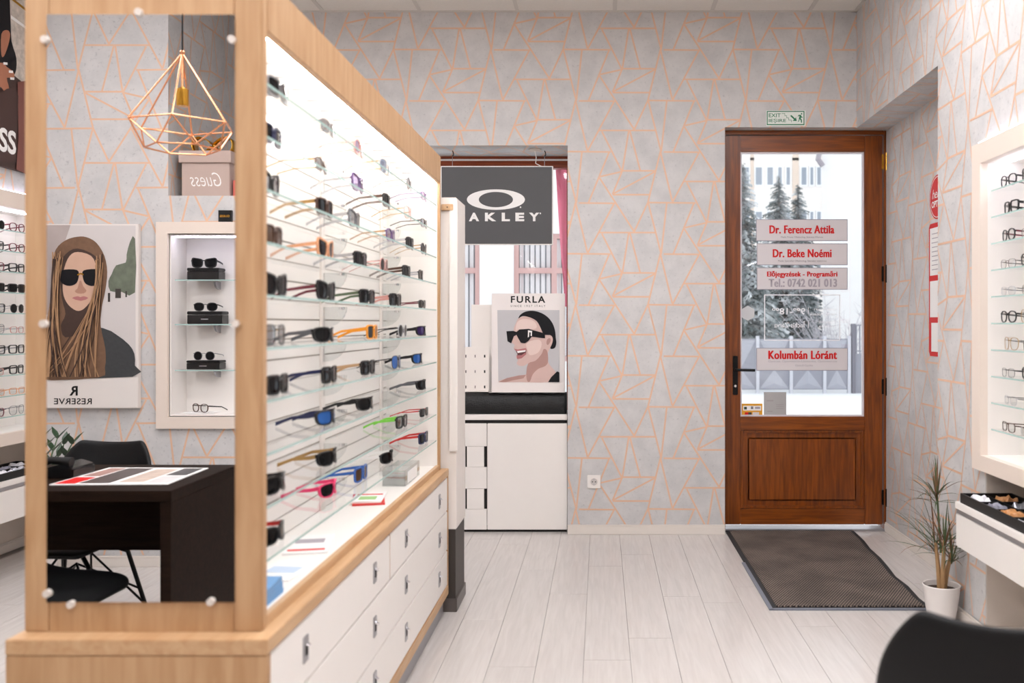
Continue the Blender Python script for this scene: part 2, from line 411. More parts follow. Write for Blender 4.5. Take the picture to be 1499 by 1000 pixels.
# ---- rear wall with the deep shelf recess above
wq = setting('wall_rear')
RX0, RX1, RZ, RY = -2.32, -.7, 1.986, -2.2
m = MB()
m.box(XL-.3, RX0, RY-.1, YB, 0, ZC+.05); m.box(RX1, XN+.25, RY-.1, YB, 0, ZC+.05); m.box(RX0, -2.314, YB-.25, YB, 0, RZ); m.box(-1.612, RX1, YB-.25, YB, 0, RZ); m.box(-2.314, -1.612, YB-.25, YB, 0, .802); m.box(-2.314, -1.612, YB-.25, YB, 1.782, RZ); m.box(-2.314, -1.612, YB-.25, YB-.2, .802, 1.782); m.box(RX0, RX1, RY, YB-.25, RZ-.1, RZ); m.box(RX0, RX1, RY-.1, RY, RZ-.1, ZC+.05)
m.build('wall_panel', paper, wq)
print_lines(wq, [(-RX0, -XL, .06, ZC), (-RX1, .6, 0, .1) if False else (-RX1, -RX1+.01, .06, ZC), (-RX1, 1.60, .06, RZ), (1.60, -RX0, .06, .78), (1.60, -RX0, 1.80, RZ), (-XR, -RX1, .06, ZC)], lambda a, b: (-a, YB+e, b), (2.80, 2.66))
print_lines(wq, [(-YB, -RY, RZ, ZC)], lambda a, b: (RX0+e, -a, b), (1.3, 2.6), side=-1)
print_lines(wq, [(-RX1, -RX0, RZ, ZC)], lambda a, b: (-a, RY+e, b), (2.5, 2.5))
# ---- baseboards
def skirting(name, segs):
    o = setting(name)
    for (x0, x1, y0, y1) in segs:
        mm = MB(); mm.box(x0, x1, y0, y1, 0, .048)
        cx = .004
        mm.box(x0+(cx if x1-x0 < .03 else 0), x1-(cx if x1-x0 < .03 else 0), y0+(cx if y1-y0 < .03 else 0), y1, .048, .058)
        mm.build('skirting_board', cream, o, bevel=.002)
    return o
skirting('baseboard_back', [(WX1, DX0, D-.016, D), (XL, WX0, D-.016, D)])
skirting('baseboard_right', [(XN-.016, XN, Y1+.016, D+.08), (XR, XN-.016, Y1, Y1+.016), (XR-.016, XR, Y2-.016, Y1), (XR, 1.80, Y2-.02, Y2-.004), (1.804, 1.82, .91, Y2-.02)])
skirting('baseboard_left', [(XL, XL+.016, YB, 2.6), (XL, XL+.016, 5.42, D-.016), (XL-.24, XL-.224, 2.6, 5.42)])
skirting('baseboard_rear', [(XL+.016, XR, YB, YB+.016)])

# ================================================================ THE DOOR
dr = setting('door_1', (1.27, 5.80, 0))
YD = 5.80
def dx(u): return PX(u, YD)
def dz(v): return PZ(v, YD)
gx0, gx1, gz0, gz1 = dx(1084), dx(1265.5), dz(610), dz(222)
lx0, lx1 = dx(1061), dx(1292)
box('door_frame', doorwood, dr, DX0, lx0, YD-.03, YD+.07, 0, DZ1-.002, .003)
box('door_frame', doorwood, dr, lx1+.006, XN, YD-.012, YD+.07, 0, DZ1-.002, .003)
box('door_frame', doorwood_h, dr, lx0, lx1+.006, YD-.012, YD+.07, dz(197.5), DZ1-.002, .003)
box('stile', doorwood, dr, lx0+.002, gx0, YD, YD+.05, dz(768), dz(198.5), .004)
box('stile', doorwood, dr, gx1, lx1, YD, YD+.05, dz(768), dz(198.5), .004)
box('rail', doorwood_h, dr, gx0, gx1, YD+.001, YD+.05, gz1, dz(198.5), .003)
box('rail', doorwood_h, dr, gx0, gx1, YD+.001, YD+.05, dz(630), gz0, .003)
box('rail', doorwood_h, dr, gx0, gx1, YD+.001, YD+.05, dz(768), dz(745), .003)
box('lower_panel', doorwood, dr, gx0, gx1, YD+.022, YD+.042, dz(745), dz(630))
box('raised_field', doorwood, dr, gx0+.05, gx1-.05, YD+.012, YD+.024, dz(745)+.05, dz(630)-.05, .008)
mm = MB()
for (a, b, c, d) in ((gx0, gx0+.018, dz(745), dz(630)), (gx1-.018, gx1, dz(745), dz(630)), (gx0+.018, gx1-.018, dz(745), dz(745)+.018), (gx0+.018, gx1-.018, dz(630)-.018, dz(630))):
    mm.box(a, b, YD+.008, YD+.03, c, d)
mm.build('panel_moulding', doorwood, dr, bevel=.004)
mm = MB()
for (a, b, c, d) in ((gx0, gx0+.010, gz0, gz1), (gx1-.010, gx1, gz0, gz1), (gx0+.010, gx1-.010, gz0, gz0+.010), (gx0+.010, gx1-.010, gz1-.010, gz1)):
    mm.box(a, b, YD+.012, YD+.036, c, d)
mm.build('glazing_bead', plain('pale_bead', (214, 208, 212), .4), dr)
box('pane', clear, dr, gx0+.005, gx1-.005, YD+.022, YD+.028, gz0+.005, gz1-.005)
box('threshold', greysteel, dr, DX0, XN, YD-.03, YD+.07, 0, .012, .003)
for v in (237, 401, 566, 728):
    h = MB().tube([(dx(1297), YD-.012, dz(v+13)), (dx(1297), YD-.012, dz(v-13))], .008, 10); h.box(dx(1297)-.028, dx(1297)+.02, YD-.006, YD+.001, dz(v+11), dz(v-11))
    h.build('hinge', goldm if v < 300 else blackm, dr, smooth=True)
pl_ = MB().box(dx(1072.5), dx(1080), YD-.008, YD+.001, dz(578), dz(521)).build('lock_plate', blackm, dr, bevel=.003); pl_['label'] = 'black handle plate'
hd = MB().tube([(dx(1076), YD-.005, dz(541)), (dx(1076), YD-.05, dz(541)), (dx(1080), YD-.058, dz(541)), (dx(1103), YD-.058, dz(541.5))], .009, 10).build('lever', blackm, pl_, smooth=True)
MB().tube([(dx(1076), YD-.012, dz(565)), (dx(1076), YD-.004, dz(565))], .008, 12).build('keyhole', chrome, pl_, smooth=True)
plate = plain('sticker_white', (212, 206, 208), .5, 0, .0); grey_t = plain('grey_print', (165, 158, 166), .6); grey_d = plain('dark_grey_print', (120, 116, 122), .6); plate_e = plain('sticker_edge', (150, 146, 156), .5)
YG = YD+.0215
def name_plate(u0, u1, v0, v1, lines, label):
    z0, z1, x0, x1 = dz(v1), dz(v0), dx(u0), dx(u1)
    p = MB().box(x0, x1, YG-.0012, YG, z0, z1).build('name_plate', plate_e, dr); p['label'] = label
    b = box('plate_face', plate, p, x0+.004, x1-.004, YG-.0016, YG-.0010, z0+.004, z1-.004)
    for (s, ua, ub, va, vb, mt, bold) in lines:
        text(s, mt, p, ((dx(ua)+dx(ub))/2, YG-.0017, (dz(va)+dz(vb))/2), EX, EZ, dx(ub)-dx(ua), dz(va)-dz(vb), min(bold, .012), fat=.026 if bold else 0, space=1.08 if bold else 1)
name_plate(1107.5, 1242, 320.5, 352.5, [('Dr. Ferencz Attila', 1127, 1222.5, 329.5, 341.5, red, .034), ('Medic Primar Oftalmolog, Szemész Főorvos', 1144, 1206, 345.3, 348.6, grey_d, .0)], 'white plate with red lettering, topmost on the glass')
name_plate(1108.5, 1242, 356, 388, [('Dr. Beke Noémi', 1132, 1218.5, 364.5, 376.5, red, .034), ('Medic Specialist Oftalmolog, Szemész szakorvos', 1140, 1211, 380.3, 383.8, grey_d, .0)], 'white plate with red lettering, second on the glass')
name_plate(1108.5, 1242, 391.5, 424, [('Előjegyzések - Programări', 1123.5, 1227, 396.5, 407, red, .026), ('Tel.: 0742 021 013', 1126, 1226.5, 408, 420, grey_t, .03)], 'white plate with red and grey lettering and a telephone number')
name_plate(1108, 1242.5, 509.5, 543, [('Kolumbán Lóránt', 1125.5, 1226.5, 513.5, 526, red, .034), ('Optician, Optometrist-Látszerész, Optometrista', 1125.5, 1226.5, 527.5, 531.5, grey_t, .0), ('Optică-Optika', 1165, 1191, 533.5, 537.5, grey_t, .0)], 'white plate with red lettering below the opening hours')
# opening hours, printed for the street side
hf = MB()
for (a, b, c, d) in ((1119.5, 1231, 431, 432.4), (1119.5, 1231, 497.5, 499), (1119.5, 1121, 432.4, 497.5), (1229.8, 1231, 432.4, 497.5)): hf.box(dx(a), dx(b), YG-.0006, YG, dz(d), dz(c))
white_t = plain('white_print', (236, 236, 240), .6)
hb = hf.build('opening_hours', white_t, dr); hb['label'] = 'white framed opening hours seen in reverse'
def back_text(s, ua, ub, va, vb, bold=.008): text(s, white_t, hb, ((dx(ua)+dx(ub))/2, YG-.0007, (dz(va)+dz(vb))/2), -EX, EZ, dx(ub)-dx(ua), dz(va)-dz(vb), bold, lift=.0)
back_text('9ºº-18ºº', 1131, 1180, 451, 460.5, .012); back_text('Închis-Zárva', 1134, 1179.5, 470.5, 479.5)
back_text('Luni-Vineri', 1193, 1226, 450.5, 454.5, .0); back_text('Hétfő-Péntek', 1186, 1226, 457.5, 462, .0)
back_text('Duminică', 1200, 1226, 469.5, 473.5, .0); back_text('Vasárnap', 1200, 1226, 476, 480, .0)
mm = MB(); mm.box(dx(1184), dx(1184.8), YG-.0006, YG, dz(460), dz(450)); mm.box(dx(1184), dx(1184.8), YG-.0006, YG, dz(480), dz(469)); mm.build('divider_line', white_t, hb)
hexp = [(dx(1095.5)+.048*math.sin(math.pi/3*i), dz(458.5)+.048*math.cos(math.pi/3*i)) for i in range(6)]
MB().prism(hexp, lambda a, b, t: (a, t, b), YG-.001, YG).build('hexagon_sticker', plain('pale_sticker', (196, 198, 200), .6), dr)
ys = MB().box(dx(1086.5), dx(1117), YG-.001, YG, dz(609), dz(591.3)).build('card_sticker', plain('yellow_print', (224, 160, 40), .5), dr); ys['label'] = 'yellow payment card sticker'
box('white_band', paperw, ys, dx(1088.5), dx(1115), YG-.0014, YG-.0009, dz(601.5), dz(594.5))
for (a, b, c, d, mt) in ((1090, 1094, 596, 600, zzleaf), (1100, 1103.5, 595.5, 599.5, grey_d), (1106, 1113.5, 596, 599, grey_t), (1091, 1096, 604, 607.5, red), (1096, 1101, 604, 607.5, plinthm), (1102.5, 1112, 604, 607.5, plate)):
    box('print_mark', mt, ys, dx(a), dx(b), YG-.0018, YG-.0013, dz(d), dz(c))
ns = MB().box(dx(1119), dx(1152), YG-.001, YG, dz(608), dz(574.5)).build('paper_notice', plain('grey_notice', (170, 168, 167), .7), dr); ns['label'] = 'back of a grey paper notice'
for (a, b, c, d) in ((1137, 1148, 592.5, 593.5), (1137, 1148, 595, 596), (1137, 1148, 598, 599), (1123, 1133, 586, 588), (1124, 1132, 602, 603.5)):
    box('print_mark', plain('faint_print', (158, 152, 152), .7), ns, dx(a), dx(b), YG-.0014, YG-.0009, dz(d), dz(c))
# ---- exit sign
green = plain('sign_green', (24, 116, 78), .5)
sx0, sx1, sz0, sz1 = PX(1121.5, D), PX(1179, D), PZ(184.5, D), PZ(162, D)
sg = tag(MB().box(sx0, sx1, D-.005, D-.0008, sz0, sz1).build('exit_sign', plain('sign_white', (226, 232, 226), .5)), 'white and green exit sign with running figure above the door', 'sign')
def sgx(x): return PX(1110+x/18.74, D)
def sgz(y): return PZ(150+y/18.74, D)
ysn = D-.0055
mm = MB()
for (a, b, c, d) in ((230, 1262, 240, 265), (230, 1262, 598, 625), (230, 255, 265, 598), (1237, 1262, 265, 598)): mm.box(sgx(a), sgx(b), ysn, ysn+.0006, sgz(d), sgz(c))
mm.build('sign_border', green, sg)
text('EXIT', green, sg, (sgx(447), ysn, sgz(360)), EX, EZ, sgx(612)-sgx(285), sgz(310)-sgz(412), .012)
text('IEȘIRE', green, sg, (sgx(520), ysn, sgz(515)), EX, EZ, sgx(755)-sgx(285), sgz(450)-sgz(572), .008)
flat('arrow', green, sg, [(870, 375), (905, 350), (1005, 445), (1030, 405), (1050, 515), (935, 510), (975, 475)], lambda a, b: (sgx(a), ysn, sgz(b)))
rf = MB()
flat('running_figure', green, sg, [(1100, 345), (1165, 345), (1185, 395), (1215, 405), (1210, 425), (1170, 420), (1160, 440), (1190, 480), (1195, 560), (1165, 560), (1160, 495), (1130, 465), (1115, 525), (1085, 530), (1085, 510), (1105, 500), (1110, 440), (1125, 380), (1105, 375), (1090, 400), (1078, 390)], lambda a, b: (sgx(a), ysn, sgz(b)))
flat('figure_head', green, sg, [(1182+20*math.cos(i*.6283), 318+20*math.sin(i*.6283)) for i in range(10)], lambda a, b: (sgx(a), ysn, sgz(b)))
mm = MB(); st = [(640, 310), (725, 310), (725, 370), (775, 370), (775, 430), (830, 430), (830, 490), (905, 490), (905, 545)]
for (a, b), (c, d) in zip(st, st[1:]): mm.box(sgx(min(a, c)-5), sgx(max(a, c)+5), ysn, ysn+.0005, sgz(max(b, d)+5), sgz(min(b, d)-5))
mm.build('stair_symbol', green, sg)
# ---- socket
so = thing('wall_socket', 'white square power socket low on the wallpapered wall', 'socket', (PX(869.5, D), D-.01, PZ(705, D)))
cx, cz = PX(869.5, D), PZ(705, D)
box('cover_plate', white, so, cx-.041, cx+.041, D-.010, D-.0008, cz-.041, cz+.041, .003)
mm = MB(); n = 24
prof = [(.028, 0), (.024, 0), (.022, .006)]
for i in range(n): pass
ring = [(cx+.027*math.cos(2*math.pi*i/n), cz+.027*math.sin(2*math.pi*i/n)) for i in range(n)]
MB().prism(ring, lambda a, b, t: (a, t, b), D-.0125, D-.0102).build('socket_rim', whitem, so)
ring = [(cx+.021*math.cos(2*math.pi*i/n), cz+.021*math.sin(2*math.pi*i/n)) for i in range(n)]
MB().prism(ring, lambda a, b, t: (a, t, b), D-.0132, D-.0122).build('socket_well', plain('socket_shade', (196, 190, 186), .5), so)
for q in (-1, 1):
    MB().prism([(cx+q*.0095+.0035*math.cos(.7854*i), cz+.0035*math.sin(.7854*i)) for i in range(8)], lambda a, b, t: (a, t, b), D-.0140, D-.0130).build('pin_hole', darkgap, so)
    box('earth_clip', greysteel, so, cx-.003, cx+.003, D-.0142, D-.0130, cz+q*.018-.003, cz+q*.018+.003)
# ---- door mat
y0m, y1m = 4.19, 5.765
me_ = []
rightedge = [(1.505, y0m), (1.50, 4.35), (1.515, 4.55), (1.508, 4.72), (1.53, 4.92), (1.545, 5.1), (1.548, 5.3), (1.57, 5.5), (1.578, y1m)]
outl = [(.776, y0m)]+rightedge+[(.776, y1m)]
dm = thing('door_mat', 'dark brown ribbed entrance mat with black rubber edge on plank floor', 'mat', (1.15, 5.0, 0))
MB().prism(outl, lambda a, b, t: (a, b, t), .0005, .006).build('rubber_edge', rubber, dm)
inn = [(.80, y0m+.022)]+[(a-.028, max(min(b, y1m-.02), y0m+.022)) for a, b in rightedge]+[(.80, y1m-.02)]
MB().prism(inn, lambda a, b, t: (a, b, t), .005, .012).build('ribbed_pile', matweave('mat_pile'), dm)
ed = MB(); ed.box(.776, 1.5, y0m-.012, y0m+.004, .0008, .007); ed.box(.762, .78, y0m-.012, 5.0, .0008, .007); ed.build('edge_trim', plain('grey_rubber', (118, 122, 134), .45), dm)
# ---- red sign on the niche wall
rs = thing('hours_sign', 'red framed opening-hours sign with round top on the niche wall', 'sign', (XN-.004, 4.90, 1.1))
yc, zc, rr = 4.90, 1.975, .118
def nw(lift): return lambda a, b: (XN-lift, a, b)
body = [(4.772, 1.84), (4.772, 1.15), (4.79, 1.125), (5.01, 1.125), (5.028, 1.15), (5.028, 1.82), (5.01, 1.84)]
MB().prism(body, lambda a, b, t: (t, a, b), XN-.003, XN-.0008).build('sign_body', red, rs)
MB().prism([(yc+rr*math.cos(.2244*i), zc+rr*math.sin(.2244*i)) for i in range(28)], lambda a, b, t: (t, a, b), XN-.0034, XN-.0008).build('sign_disc', red, rs)
ringm = MB(); n = 32
for i in range(n):
    a, b = 2*math.pi*i/n, 2*math.pi*(i+1)/n
    ringm.add([nw(.0037)(yc+q*math.cos(w), zc+q*math.sin(w)) for q, w in ((.106, a), (.110, a), (.110, b), (.106, b))], [(0, 1, 2, 3)])
ringm.build('disc_ring', paperw, rs)
for za, zb in ((1.56, 1.815), (1.335, 1.53), (1.15, 1.305)): box('hours_card', paperw, rs, XN-.0036, XN-.0028, 4.79, 5.01 if zb > 1.4 else 4.99, za, zb)
text('hello', paperw, rs, (XN-.0036, yc, zc+.02), -EY, EZ, .15, .05, 0, shear=.3)
text('OPTICA', paperw, rs, (XN-.0036, yc, zc-.035), -EY, EZ, .165, .035, .03)
for kq in range(9): box('print_line', grey_t, rs, XN-.0042, XN-.0035, 4.80+.02*R.random(), 4.985-.01*R.random(), 1.785-.024*kq-.004, 1.785-.024*kq)
# ================================================================ WINDOW RECESS
wn = setting('window_1', (-1.0, 6.07, .73))
YW = 6.07
wz0 = .60
box('window_sill', whitem, wn, WX0, WX1, YW-.02, 6.15, wz0-.05, wz0, .003)
box('window_frame', windowwood, wn, WX0, WX1+.02, YW, YW+.07, 2.325, WZ1+.02, .003)
box('window_frame', windowwood, wn, WX0-.02, WX0+.06, YW, YW+.07, wz0, 2.325, .003)
box('window_frame', windowwood, wn, WX1-.02, WX1+.05, YW, YW+.07, wz0, 2.325, .003)
box('window_frame', windowwood, wn, WX0+.06, WX1-.02, YW, YW+.07, wz0, wz0+.07, .003)
box('pale_trim', paperw, wn, WX0, WX1, YW-.012, YW, 2.372, 2.382)
box('pane', clear, wn, WX0+.05, WX1-.01, YW+.03, YW+.036, wz0+.06, 2.33)
# ---- hanging logo panel
YS = 5.86
def ox(u): return PX(u, YS)
def oz(v): return PZ(v, YS)
ok = thing('hanging_sign', 'dark grey hanging sign with white ellipse logo in the window', 'sign', (ox(727), YS, oz(358)))
box('sign_frame', white, ok, ox(645), ox(809.5), YS, YS+.02, oz(358.5), oz(243), .002)
box('sign_face', plain('anthracite_face', (72, 72, 74), .5), ok, ox(646.5), ox(808), YS-.002, YS+.001, oz(357), oz(244.5))
n = 40; rg = MB()
for i in range(n):
    a, b = 2*math.pi*i/n, 2*math.pi*(i+1)/n
    rg.add([(ox(726+p*math.cos(w)), YS-.003, oz(292.3+q*math.sin(w))) for p, q, w in ((25, 11.2, a), (42.5, 15, a), (42.5, 15, b), (25, 11.2, b))], [(0, 1, 2, 3)])
rg.build('ellipse_logo', paperw, ok)
for ch, ua, ub in (('O', 661, 677), ('A', 686.5, 701.5), ('K', 710, 726.5), ('L', 734.5, 746.5), ('E', 754.5, 767.5), ('Y', 774.5, 789.5)):
    text(ch, paperw, ok, ((ox(ua)+ox(ub))/2, YS-.0022, (oz(311.5)+oz(324))/2), EX, EZ, ox(ub)-ox(ua), oz(311.5)-oz(324), .05)
for (a, b) in ((762, 303.5), (791, 312.5)): box('trademark_dot', paperw, ok, ox(a-1), ox(a+1), YS-.0032, YS-.0021, oz(b+1), oz(b-1))
for u in (662, 797):
    MB().tube([(ox(u), YS+.008, oz(243)), (ox(u), YS+.008, WZ1)], .0016, 6).build('hanging_wire', greysteel, ok)
    MB().tube([(ox(u), YS+.008, WZ1-.035), (ox(u)+.008, YS+.008, WZ1-.028), (ox(u)+.006, YS+.008, WZ1-.012), (ox(u), YS+.008, WZ1-.001)], .003, 6).build('hook', blackm, ok)
cb = thing('cable_cap', 'pale round cable outlet with white lead on the window soffit', 'cable outlet', (PX(783, 5.84), 5.84, WZ1-.012))
MB().lathe([(.03, 0), (.04, .006), (.04, .0115)], (PX(783, 5.82), 5.82, WZ1-.012), 20).build('cap', greige, cb, smooth=True)
MB().tube([(PX(783, 5.82), 5.82, WZ1-.01), (PX(785, 5.83), 5.83, WZ1-.05), (PX(784, 5.84), 5.845, WZ1-.085), (PX(791, 5.85), 5.855, WZ1-.10), (PX(794, 5.85), 5.862, oz(244))], .003, 6).build('lead', white, cb, smooth=True)
# ---- cupboard in the window recess
YC = 5.745
def kx(u): return PX(u, YC)
def kz(v): return PZ(v, YC)
ku = thing('window_cupboard', 'low white cupboard with square finger cut-outs under the window', 'cupboard', ((WX0+WX1)/2, YC, 0))
box('carcass', whitem, ku, WX0, WX1-.004, YC+.022, 6.05, .04, kz(620))
box('cupboard_top', white, ku, WX0, WX1-.004, YC-.005, 6.05, kz(615)-.0, kz(608)+.005, .003)
box('shadow_gap', darkgap, ku, WX0, WX1-.006, YC+.01, YC+.03, kz(621), kz(615))
box('plinth', darkgap, ku, WX0, WX1-.01, YC+.02, 6.05, 0, .04)
zb, zt = kz(775.5), kz(620)
xs_ = kx(713)
box('door', white, ku, xs_+.002, WX1-.004, YC, YC+.022, zb, zt, .0015)
xl = kx(682)-.08
def strip(z0, z1): box('door', white, ku, xl, xs_-.002, YC, YC+.022, z0, z1, .0015)
strip(zb, kz(745.5)); strip(kz(715.5), kz(684)); strip(kz(653.5), zt)
for (va, vb) in ((653.5, 684), (715.5, 745.5)):
    box('pull_cutout', white, ku, kx(683.5), kx(708.5), YC, YC+.022, kz(vb)+.001, kz(va)-.001)
    box('cutout_gap', darkgap, ku, kx(708.5), kx(712.5), YC+.012, YC+.022, kz(vb), kz(va)); box('cutout_gap', darkgap, ku, kx(681), kx(683.5), YC+.012, YC+.022, kz(vb), kz(va))
    box('door_edge', white, ku, xl, kx(681), YC, YC+.022, kz(vb), kz(va))
box('door', white, ku, WX0+.003, xl-.004, YC, YC+.022, zb, zt, .0015)
# ---- things on the cupboard
zt2 = kz(608)+.005
cl = MB()
yy = [5.76, 5.80, 5.90, 6.0]
nx = 40; rows = 10; x0c, x1c = kx(670), WX1-.012; vs = []; fs = []
prof_ = [(5.765, 0), (5.76, .02), (5.758, .06), (5.762, .10), (5.785, .126), (5.83, .134), (5.88, .132), (5.93, .126), (5.955, .10), (5.958, .05), (5.955, 0)]
for i in range(nx+1):
    xx = x0c+(x1c-x0c)*i/nx
    for j, (yp, zp_) in enumerate(prof_):
        wv = math.sin(i*.8+j*.7)*.5+math.sin(i*1.9-j*1.3)*.5
        vs.append((xx, yp+.005*wv*(0 < j < rows), zt2+.001+zp_*(1+.03*wv)))
for i in range(nx):
    for j in range(rows): p = i*(rows+1)+j; fs.append((p, p+1, p+rows+2, p+rows+1))
fs.append(tuple(range(rows, -1, -1))); fs.append(tuple(nx*(rows+1)+q for q in range(rows+1)))
cl.add(vs, fs); tag(cl.build('black_bundle', plain('crumpled_black_film', (15, 16, 17), .22, 0, .3, 20, .9, .4), smooth='all'), 'long bundle of crumpled black film lying on the window cupboard', 'fabric')
ztop = kz(575)
YF = 5.80
def fx(a): return PX(700+a/5, YF)
def fz(b): return PZ(420+b/5, YF)
fb = thing('portrait_board', 'white display board with black-haired woman laughing in dark sunglasses', 'poster', (fx(365), YF, ztop))
box('board', plain('board_white', (228, 221, 218), .5, 0, .01), fb, fx(98), fx(635), YF, YF+.02, ztop, fz(48), .002)
box('front_ledge', whitem, fb, fx(78), fx(635), YF-.035, YF-.001, ztop, fz(768), .004)
yl = [YF-.0005]
def lay():
    yl[0] -= .0004; yv = yl[0]; return lambda a, b: (fx(a), yv, fz(b))
skin = plain('print_skin', (206, 176, 168), .6, 0, .05, 20); skind = plain('print_skin_shade', (172, 134, 126), .6, 0, .05, 20); skinl = plain('print_skin_light', (222, 198, 190), .6, 0, .03, 20); hairb = plain('print_black_hair', (22, 22, 26), .5, 0, .2, 60, 0, .2)
flat('photo_ground', plain('print_grey', (188, 186, 188), .6), fb, [(140, 170), (595, 170), (595, 698), (148, 698)], lay())
flat('face_print', skin, fb, [(300, 225), (278, 262), (262, 300), (258, 345), (246, 395), (250, 412), (266, 425), (260, 452), (278, 468), (288, 495), (275, 512), (290, 535), (282, 560), (300, 577), (335, 578), (366, 562), (362, 600), (350, 640), (300, 648), (210, 668), (150, 697), (300, 697), (515, 697), (560, 640), (565, 620), (530, 580), (512, 545), (510, 480), (545, 420), (540, 370), (500, 300), (440, 235), (370, 215)], lay(), 3)
flat('shade_print', skind, fb, [(366, 562), (420, 540), (465, 490), (480, 455), (505, 470), (512, 545), (490, 580), (440, 600), (400, 640), (380, 690), (360, 690), (352, 640)], lay(), 3)
flat('shade_print', skind, fb, [(150, 697), (210, 668), (300, 648), (350, 645), (330, 670), (250, 685), (200, 697)], lay())
flat('light_print', skinl, fb, [(285, 260), (330, 235), (400, 245), (430, 290), (400, 310), (300, 310), (275, 320)], lay(), 3)
flat('light_print', skinl, fb, [(355, 410), (440, 385), (465, 420), (440, 480), (380, 500), (360, 460)], lay(), 3)
flat('hair_print', hairb, fb, [(295, 232), (308, 205), (345, 182), (400, 175), (460, 190), (510, 222), (545, 268), (563, 320), (568, 372), (572, 410), (562, 446), (535, 455), (528, 445), (535, 430), (546, 395), (535, 358), (505, 352), (478, 345), (452, 290), (425, 248), (375, 222), (325, 214)], lay(), 3)
flat('ear_print', skin, fb, [(500, 365), (522, 352), (543, 368), (545, 400), (525, 440), (490, 452), (470, 450), (482, 410)], lay(), 3)
flat('ear_shade', skind, fb, [(505, 385), (525, 375), (532, 395), (512, 425), (500, 415)], lay(), 2)
gl = lay()
flat('sunglasses_print', hairb, fb, [(207, 325), (258, 322), (280, 330), (302, 312), (370, 307), (398, 316), (488, 340), (490, 377), (392, 365), (368, 396), (342, 413), (312, 408), (292, 374), (281, 352), (262, 362), (242, 414), (215, 398)], gl)
gm = lay()
flat('clasp_print', paperw, fb, [(365, 318), (395, 322), (393, 360), (384, 358), (385, 334), (374, 332), (373, 362), (364, 372)], gm)
flat('mouth_print', plain('print_mouth', (86, 44, 44), .5), fb, [(276, 468), (300, 470), (352, 462), (350, 485), (315, 512), (285, 515), (288, 492)], gm)
lp = lay()
flat('lip_print', plain('print_lip', (176, 112, 112), .5), fb, [(262, 452), (290, 458), (350, 448), (356, 466), (300, 472), (276, 468)], lp)
flat('lip_print', plain('print_lip', (176, 112, 112), .5), fb, [(282, 500), (318, 500), (350, 478), (352, 492), (318, 522), (285, 526)], lp)
flat('teeth_print', paperw, fb, [(284, 470), (348, 463), (346, 474), (290, 484)], lay())
flat('strap_print', hairb, fb, [(578, 618), (595, 626), (595, 697), (512, 697), (535, 660)], lay())
text('FURLA', black, fb, (fx(365), YF-.0002, fz(92)), EX, EZ, fx(490)-fx(238), fz(67)-fz(117), .025, space=1.25)
text('SINCE 1927 ITALY', black, fb, (fx(365), YF-.0002, fz(140)), EX, EZ, fx(493)-fx(238), fz(133)-fz(147), .0, space=1.5)
def small_stand(u0, u1, v0, v1, y, name, label, holes):
    t = thing(name, label, 'display stand', (PX((u0+u1)/2, y), y, ztop))
    box('stand_panel', whitem, t, PX(u0, y), PX(u1, y), y, y+.012, ztop-.0, PZ(v0, y), .002)
    box('stand_foot', whitem, t, PX(u0, y), PX(u1, y), y-.03, y+.03, ztop, ztop+.008, .002)
    if holes:
        for v in (521.5, 544, 566.5):
            for u, w in ((682, .006), (695.5, .004), (709.5, .009)): box('slot', darkgap, t, PX(u, y)-w/2, PX(u, y)+w/2, y-.0012, y+.001, PZ(v+2, y), PZ(v-2, y))
small_stand(675, 716, 508, 583, 5.83, 'slotted_stand', 'white slotted stand panel beside the portrait board', True)
small_stand(690, 726, 446, 583, 5.90, 'blank_board', 'plain white board behind the slotted stand', False)
# ---- banner outside the window
bn = MB(); vs = []; fs = []
pts = []
for j in range(13):
    w = j/12; xl_ = PX(813+14*w, 6.6); z = PZ(244+205*w, 6.6)
    for i in range(7): vs.append((xl_+(PX(850, 6.6)-xl_)*i/6, 6.6+.03*math.sin(i*1.9+j*.4), z))
for j in range(12):
    for i in range(6): p = j*7+i; fs.append((p, p+1, p+8, p+7))
o = bn.add(vs, fs).build('street_banner', plain('pink_banner', (246, 122, 152), .7), smooth='all'); bt = thing('street_banner', 'pink cloth banner hanging outside the shop window', 'banner', (PX(830, 6.6), 6.6, 1.3)); o.name = 'cloth'; o.parent = bt; o.location = -bt.location
MB().tube([(PX(812, 6.6), 6.6, PZ(243, 6.6)), (PX(851, 6.6), 6.6, PZ(243, 6.6)), (PX(851, 6.6), 6.151, PZ(243, 6.6))], .012, 8).build('banner_rod', blackm, bt)
sm = o.modifiers.new('thick', 'SOLIDIFY'); sm.thickness = .004

# ================================================================ OUTSIDE
gr = MB().box(-40, 60, 6.15, 90, -.35, -.02).build('snowy_ground', snow); gr['kind'] = 'structure'
